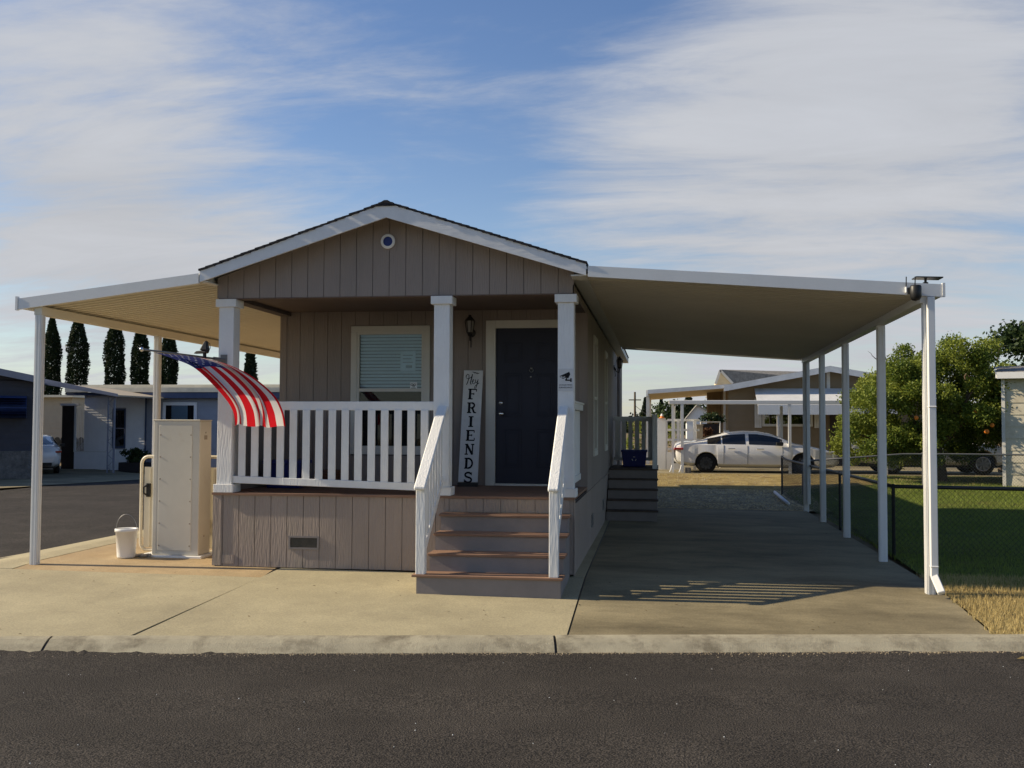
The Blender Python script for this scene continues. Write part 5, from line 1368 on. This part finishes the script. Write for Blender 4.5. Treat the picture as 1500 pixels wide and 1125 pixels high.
mb=MB(); mb.hexa([(-.40,37.55,2.78),(2.6,37.55,3.0),(2.6,37.59,3.0),(-.40,37.59,2.78),(-.40,37.55,2.93),(2.6,37.55,3.14),(2.6,37.59,3.14),(-.40,37.59,2.93)]); mb.box(-.46,-.385,37.6,47,2.70,2.92); mb.build('front_fascia',M['greyroof'],sa)
for y in (37.7,42,46.6):
    mb=MB(); mb.box(-.46,-.34,y,y+.1,.1,2.79); mb.build('support_post',M['beigetrim'],sa)
bs_=empty('second_house',(5,44,.2),'small gable with grey shingle roof showing above the beige house','house')
mb=MB(); mb.prism([(2.43,44,3.40),(3.09,44,3.40),(2.62,44,3.93)],0,(.0,2,0)); mb.box(2.5,9,44.5,54,.2,3.40); mb.build('wall',M['cream'],bs_)
mb=MB(); mb.hexa([(2.60,43.9,3.96),(3.12,43.9,3.40),(8.8,44.5,3.38),(8.8,46,3.88),(2.60,43.9,4.02),(3.16,43.9,3.45),(8.8,44.5,3.42),(8.8,46,3.95)]); mb.build('roof',M['greyshingle'],bs_)
mb=MB(); mb.bar((2.40,43.86,3.40),(2.60,43.86,3.99),.05,.10); mb.bar((2.60,43.86,3.99),(3.12,43.86,3.42),.05,.10); mb.build('rake_board',M['beigetrim'],bs_)
bp=empty('brown_porch_wall',(2.2,42,.2),'brown board and batten porch wall under the cream awning','wall')
mb=MB(); mb.box(1.95,2.53,42,42.1,.1,3.0); 
for k in range(4): mb.box(2.0+k*.15,2.03+k*.15,41.97,41.999,.1,3.0)
mb.build('board_wall',M['beige'],bp)
mb=MB(); mb.box(2.40,2.48,38.6,38.68,.1,3.0); mb.build('porch_column',M['beigetrim'],bp)
# neighbour's flat metal carport over the sedan
nc=empty('neighbour_carport',(3.4,31,.2),'flat white metal carport frame standing over the white sedan','carport')
mb=MB(); mb.box(.30,6.8,30.95,31.05,2.26,2.38); mb.build('front_beam',M['alu'],nc,bevel=.01)
mb=MB(); mb.box(.34,6.76,31.06,33.6,2.33,2.37); mb.build('carport_roof',M['alu'],nc)
for (x,y,w_) in ((.42,31.1,.07),(.70,31.0,.09),(.50,33.4,.07),(.74,33.5,.07),(3.86,31.0,.085),(6.6,31.0,.085),(3.9,33.4,.085)):
    mb=MB(); mb.box(x-w_/2,x+w_/2,y-w_/2,y+w_/2,.1,2.259); mb.build('support_post',M['alu'],nc)
for x in (.42,.70): 
    mb=MB(); mb.tube([(x-.03,30.9,.42),(x-.06,30.86,.30),(x-.10,30.8,.21)],.018,6); mb.build('anchor_leg',M['alu'],nc)
cbk=empty('concrete_block',(.86,30.9,.2),'small grey brown block beside the carport post','block')
mb=MB(); mb.box(.77,.95,30.75,31.0,.18,.36); mb.build('block',M['stone'],cbk,bevel=.01)
# white fence pieces and clutter by the rear of the sedan
wf=empty('white_fence',(.4,33,.2),'white vinyl fence with open rails and a solid lower panel behind the sedan','fence')
mb=MB(); mb.box(.24,.80,33.0,33.04,.12,.76); mb.build('solid_panel',M['whitetrim'],wf); mb=MB(); mb.box(-.16,.22,33.0,33.04,.12,1.85); mb.build('slat_panel',M['bucket'],wf)
for x in (.23,.62,1.15):
    mb=MB(); mb.box(x-.05,x+.05,33.05,33.15,.1,1.8); mb.build('fence_post',M['whitetrim'],wf)
for z in (.82,1.12,1.44,1.76):
    mb=MB(); mb.box(.28,1.3,33.16,33.19,z,z+.07); mb.build('fence_rail',M['whitetrim'],wf)
wp=empty('wooden_post',(1.33,34,.2),'weathered tan wooden gate post behind the white sedan','post')
mb=MB(); mb.box(1.24,1.44,34,34.1,.1,1.62); mb.box(1.22,1.46,33.98,34.12,1.62,1.66); mb.build('post_board',M['tan'],wp)
rk=empty('storage_rack',(1.75,35,.2),'white framed rack of brown clutter behind the sedan roof','rack')
mb=MB(); mb.tube([(1.42,35,.1),(1.42,35,1.74),(2.06,35,1.74),(2.06,35,.1)],.028,8); mb.build('rack_frame',M['beigetrim'],rk)
mb=MB(); mb.box(1.44,2.04,35.03,35.45,.3,1.68); mb.build('rack_back',M['brownpost'],rk)
fp=empty('potted_plant',(1.62,34.8,1.0),'reddish brown potted plant on the storage rack','plant')
P,T=clump_points([(1.55+random.uniform(-.1,.18),34.8+random.uniform(-.1,.1),1.28+random.uniform(-.1,.3),.12) for _ in range(8)],5000)
leaf_mesh('foliage',P,.07,obj_random_leaf('red_leaf',(.05,.03,.015),(.22,.10,.05)),fp,tone=T)
mb=MB(); mb.lathe([(.0,.0),(.09,.0),(.13,.22),(.0,.22)],(1.62,34.8,.95),'z',14); mb.build('pot',M['amber'],fp)
hb=empty('hanging_plant',(1.95,37,2.0),'dark trailing plant on the rack top below the cream awning','plant')
P,T=clump_points([(1.75+random.uniform(-.3,.4),35.2,1.85+random.uniform(-.05,.1),.16) for _ in range(9)],2500); leaf_mesh('foliage',P,.10,M['shrub'],hb,tone=T)
cn=empty('traffic_cone',(.13,33,1.86),'orange and white traffic cone resting on the fence panel','cone')
mb=MB(); mb.lathe([(.10,.0),(.095,.015),(.06,.02),(.048,.07)],(.10,33.02,1.853),'z',16); mb.build('cone_base',M['orange'],cn); mb=MB(); mb.lathe([(.048,.071),(.03,.14),(.0,.145)],(.10,33.02,1.853),'z',16); mb.build('cone_band',M['bucket'],cn)
ws=empty('white_shed',(2.5,70,.2),'small white gabled shed in the distance','shed')
mb=MB(); mb.prism([(1.9,70,.1),(3.9,70,.1),(3.9,70,2.2),(2.6,70,3.0),(1.9,70,2.2)],0,(0,3,0)); mb.build('wall',M['bucket'],ws)
mb=MB(); mb.hexa([(2.6,69.8,3.0),(4.1,69.8,2.1),(4.1,73.2,2.1),(2.6,73.2,3.0),(2.6,69.8,3.08),(4.1,69.8,2.18),(4.1,73.2,2.18),(2.6,73.2,3.08)]); mb.hexa([(1.7,69.8,1.9),(2.6,69.8,3.0),(2.6,73.2,3.0),(1.7,73.2,1.9),(1.7,69.8,1.98),(2.6,69.8,3.08),(2.6,73.2,3.08),(1.7,73.2,1.98)]); mb.build('roof',M['greyshingle'],ws)
up=empty('utility_pole',(-2.78,120,.2),'distant wooden utility pole left of the cream awning','pole')
mb=MB(); mb.tube([(-2.78,120,0),(-2.78,120,5.6)],[.16,.11],8); mb.build('pole_shaft',M['bark'],up); mb=MB(); mb.box(-3.5,-2.05,119.9,120,4.6,4.72); mb.build('cross_arm',M['bark'],up); mb=MB(); mb.tube([(-2.78,120,4.0),(-.5,118,2.2)],.03,5); mb.build('guy_wire',M['black'],up)
# pale shed at the right edge
sh=empty('garden_shed',(9.6,27,.2),'pale cream garden shed with a white roof edge at the right edge','shed')
mb=MB(); mb.box(8.62,11.6,27.0,30,.1,2.88); lap_siding(mb,(8.60,26.995,0),(1,0,0),3.0,.12,2.88,.3); mb.build('wall',mat('cream_siding',(.56,.52,.41),.8,.2,var=.06,col2=(.42,.36,.26),c2scale=2),sh)
mb=MB(); mb.box(8.54,8.62,26.93,27.0,.1,2.9); mb.build('corner_board',M['beigetrim'],sh)
mb=MB(); mb.hexa([(8.45,26.75,2.92),(11.8,26.75,2.92),(11.8,28.5,3.15),(8.45,28.5,3.15),(8.45,26.75,2.99),(11.8,26.75,2.99),(11.8,28.5,3.22),(8.45,28.5,3.22)]); rf=mb.build('roof',M['greyshingle'],sh)
mb=MB(); mb.bar((8.43,26.74,2.90),(8.43,28.5,3.13),.04,.14); mb.box(8.45,11.8,26.70,26.749,2.82,2.98); mb.build('roof_edge',M['whitetrim'],rf)
mb=MB(); mb.prism([(8.62,27.02,2.87),(8.62,30,2.87),(8.62,28.5,3.10)],0,(2.9,0,0)); mb.build('gable_end',M['beigetrim'],sh)
turn(sh,8.54,26.95,-17)
ot.location.y+=.9
# leaf litter on the slabs and dirt gathered at the kerb's foot
mb=MB()
for k in range(170):
    x=random.uniform(-8.5,2.9); y=random.uniform(kerb_y(x)+.1,11.3) if k%2 else random.uniform(9.5,20)
    if -2.7<x<-.9 and y>10.4 or (-5.4<x<-.9 and y>11.6): continue
    if x<-5.4 and y>11.9: continue
    r=random.uniform(.008,.022); z=g(x,y)+.004; a=random.random()*6.28
    mb.add([(x+r*cos(a),y+r*sin(a),z),(x-r*.4*sin(a),y+r*.4*cos(a),z+.004),(x-r*cos(a),y-r*sin(a),z+.002),(x+r*.4*sin(a),y-r*.4*cos(a),z)],[(0,1,2,3)])
tag(mb.build('leaf_litter',mat('litter',(.12,.08,.04),.9,.1,var=.5,vscale=9)),'tiny dry leaf scraps scattered over the concrete','litter',kind='stuff')
mb=MB()
for k in range(2600):
    s=random.uniform(-9,6.5); dd=.30+abs(random.gauss(0,.05))*(1+.8*noise.noise((s*.9,3,3))); x,y=kerb_point(s,dd); r=random.uniform(.003,.010)
    z=-.380; mb.add([(x+r,y,z),(x,y+r,z),(x-r,y,z),(x,y-r,z),(x,y,z+r*.9)],[(0,1,4),(1,2,4),(2,3,4),(3,0,4)])
tag(mb.build('kerb_grit',mat('kerb_grit',(.27,.22,.15),.95,.1,var=.5,vscale=20)),'pale sand and grit gathered along the foot of the kerb','grit',kind='stuff')
SUN_E=5.0; SKY_S=.078; SKY_ROT=radians(-90); EXPO=.44; SAT=1.15; VAL=1.2; HUE=.510
CLOUD=(5.2,5.35,5.7,1); CL_T=.06
BANKS=[
  ((-0.506,0.799,0.326),0.17,0.40), # tl
  ((-0.363,0.875,0.321),0.15,0.36), # tl2
  ((-0.220,0.922,0.318),0.09,0.34), # tl3
  ((-0.542,0.820,0.182),0.15,0.52), # ll
  ((-0.442,0.878,0.185),0.13,0.50), # ll2
  ((-0.335,0.930,0.152),0.10,0.40), # ll3
  ((-0.054,0.958,0.283),0.13,0.34), # r1
  ((0.055,0.981,0.186),0.24,0.40), # r2
  ((0.236,0.954,0.183),0.26,0.40), # r3
  ((0.149,0.926,0.346),0.14,0.34), # r4
  ((0.268,0.917,0.295),0.13,0.25), # r5
  ((-0.262,0.933,0.247),0.12,-0.40), # n1
  ((-0.491,0.830,0.262),0.10,-0.20), # n2
  ((-0.065,0.929,0.365),0.15,-0.34), # n3
  ((-0.387,0.886,0.255),0.10,-0.30), # n4
  ((-0.154,0.964,0.215),0.07,-0.20), # n6
]

# ------------------------------------------------------------------ light, sky, camera
EL,AZD=radians(29.0),radians(3.0)
sd=Vector((-cos(EL)*cos(AZD),-cos(EL)*sin(AZD),sin(EL)))     # towards the sun
sun=bpy.data.lights.new('sun','SUN'); sun.energy=SUN_E; sun.angle=radians(.5); sun.color=(1,.85,.62)
so=bpy.data.objects.new('sun',sun); link(so); so.rotation_euler=sd.to_track_quat('Z','Y').to_euler()
w=bpy.data.worlds.new('World'); scene.world=w; w.use_nodes=True; nt=w.node_tree; N=nt.nodes; L=nt.links
bg=N['Background']; bg.inputs['Strength'].default_value=SKY_S
sky=N.new('ShaderNodeTexSky'); sky.sky_type='NISHITA'; sky.sun_disc=False; sky.sun_elevation=EL; sky.sun_rotation=SKY_ROT
sky.air_density=1.0; sky.dust_density=.25; sky.ozone_density=1.6
tc=N.new('ShaderNodeTexCoord')
def math_(op,a,b=None,clamp=False):
    n=N.new('ShaderNodeMath'); n.operation=op; n.use_clamp=clamp
    for i,x in enumerate((a,b)):
        if x is None: continue
        if isinstance(x,(int,float)): n.inputs[i].default_value=x
        else: L.new(x,n.inputs[i])
    return n.outputs[0]
sep=N.new('ShaderNodeSeparateXYZ'); L.new(tc.outputs['Generated'],sep.inputs[0])
zc=math_('ADD',math_('MAXIMUM',sep.outputs[2],0.0),.16)
cx_=math_('DIVIDE',sep.outputs[0],zc); cy_=math_('DIVIDE',sep.outputs[1],zc)
cmb=N.new('ShaderNodeCombineXYZ'); L.new(cx_,cmb.inputs[0]); L.new(cy_,cmb.inputs[1])
def nz(scale,det,rough,loc,rot,sc,dist):
    mp=N.new('ShaderNodeMapping'); mp.inputs['Location'].default_value=loc; mp.inputs['Rotation'].default_value=(0,0,radians(rot)); mp.inputs['Scale'].default_value=sc
    L.new(cmb.outputs[0],mp.inputs['Vector'])
    n=N.new('ShaderNodeTexNoise'); n.inputs['Scale'].default_value=scale; n.inputs['Detail'].default_value=det; n.inputs['Roughness'].default_value=rough; n.inputs['Distortion'].default_value=dist
    L.new(mp.outputs[0],n.inputs['Vector']); return n.outputs['Fac']
wisp=nz(1.7,10,.62,(3.1,1.7,0),25,(.55,1.5,1),.6)
fine=nz(5.0,8,.65,(1.2,4.0,0),15,(.6,1.6,1),.4)
# broad banks of cirrus, placed by compass direction and elevation
def bank(direction,width,amp):
    d=Vector(direction).normalized()
    vm=N.new('ShaderNodeVectorMath'); vm.operation='DISTANCE'; L.new(tc.outputs['Generated'],vm.inputs[0]); vm.inputs[1].default_value=d
    q=math_('DIVIDE',vm.outputs['Value'],width); q=math_('MULTIPLY',q,q); q=math_('MULTIPLY',q,-1.0); q=math_('EXPONENT',q)
    return math_('MULTIPLY',q,amp)
tot=math_('ADD',math_('MULTIPLY',math_('SUBTRACT',wisp,.5),1.6),math_('MULTIPLY',math_('SUBTRACT',fine,.5),.7))
for b_ in BANKS:
    tot=math_('ADD',tot,bank(*b_))
hz=math_('MULTIPLY',math_('EXPONENT',math_('MULTIPLY',math_('MAXIMUM',sep.outputs[2],0.0),-11.0)),.6)
fac=math_('SUBTRACT',tot,CL_T)
mr=N.new('ShaderNodeMapRange'); mr.interpolation_type='SMOOTHSTEP'; L.new(fac,mr.inputs['Value']); mr.inputs['From Min'].default_value=0; mr.inputs['From Max'].default_value=.85; mr.inputs['To Max'].default_value=.93
hs_=N.new('ShaderNodeHueSaturation'); hs_.inputs['Saturation'].default_value=SAT; hs_.inputs['Value'].default_value=VAL; hs_.inputs['Hue'].default_value=HUE; L.new(sky.outputs[0],hs_.inputs['Color'])
ctone=N.new('ShaderNodeMix'); ctone.data_type='RGBA'; L.new(math_('MULTIPLY_ADD' if False else 'MULTIPLY',wisp,1.0),ctone.inputs['Factor']); ctone.inputs['A'].default_value=tuple(c*.78 for c in CLOUD[:3])+(1,); ctone.inputs['B'].default_value=tuple(c*1.22 for c in CLOUD[:3])+(1,)
cl=N.new('ShaderNodeMix'); cl.data_type='RGBA'; L.new(math_('ADD',mr.outputs[0],hz,True),cl.inputs['Factor'])
L.new(hs_.outputs[0],cl.inputs['A']); L.new(ctone.outputs['Result'],cl.inputs['B'])
L.new(cl.outputs['Result'],bg.inputs['Color'])

cam=bpy.data.cameras.new('camera'); co=bpy.data.objects.new('camera',cam); link(co); scene.camera=co
cam.sensor_width=36; cam.sensor_fit='HORIZONTAL'; cam.lens=1480/1500*36; cam.clip_end=2000; cam.clip_start=.05
PSI,TH,RHO=radians(8.268),radians(2.346),.004
f=Vector((-sin(PSI)*cos(TH),cos(PSI)*cos(TH),sin(TH))); r0=Vector((cos(PSI),sin(PSI),0)); u0=r0.cross(f)
r=r0*cos(RHO)+u0*sin(RHO); u=u0*cos(RHO)-r0*sin(RHO)
mw=Matrix(((r.x,u.x,-f.x,0),(r.y,u.y,-f.y,0),(r.z,u.z,-f.z,1.6),(0,0,0,1))); co.matrix_world=mw
vs_=scene.view_settings; vs_.view_transform='Standard'; vs_.look='None'; vs_.gamma=1; vs_.exposure=EXPO; vs_.use_curve_mapping=False
scene.render.film_transparent=False
scene.cycles.max_bounces=8; scene.cycles.transparent_max_bounces=12
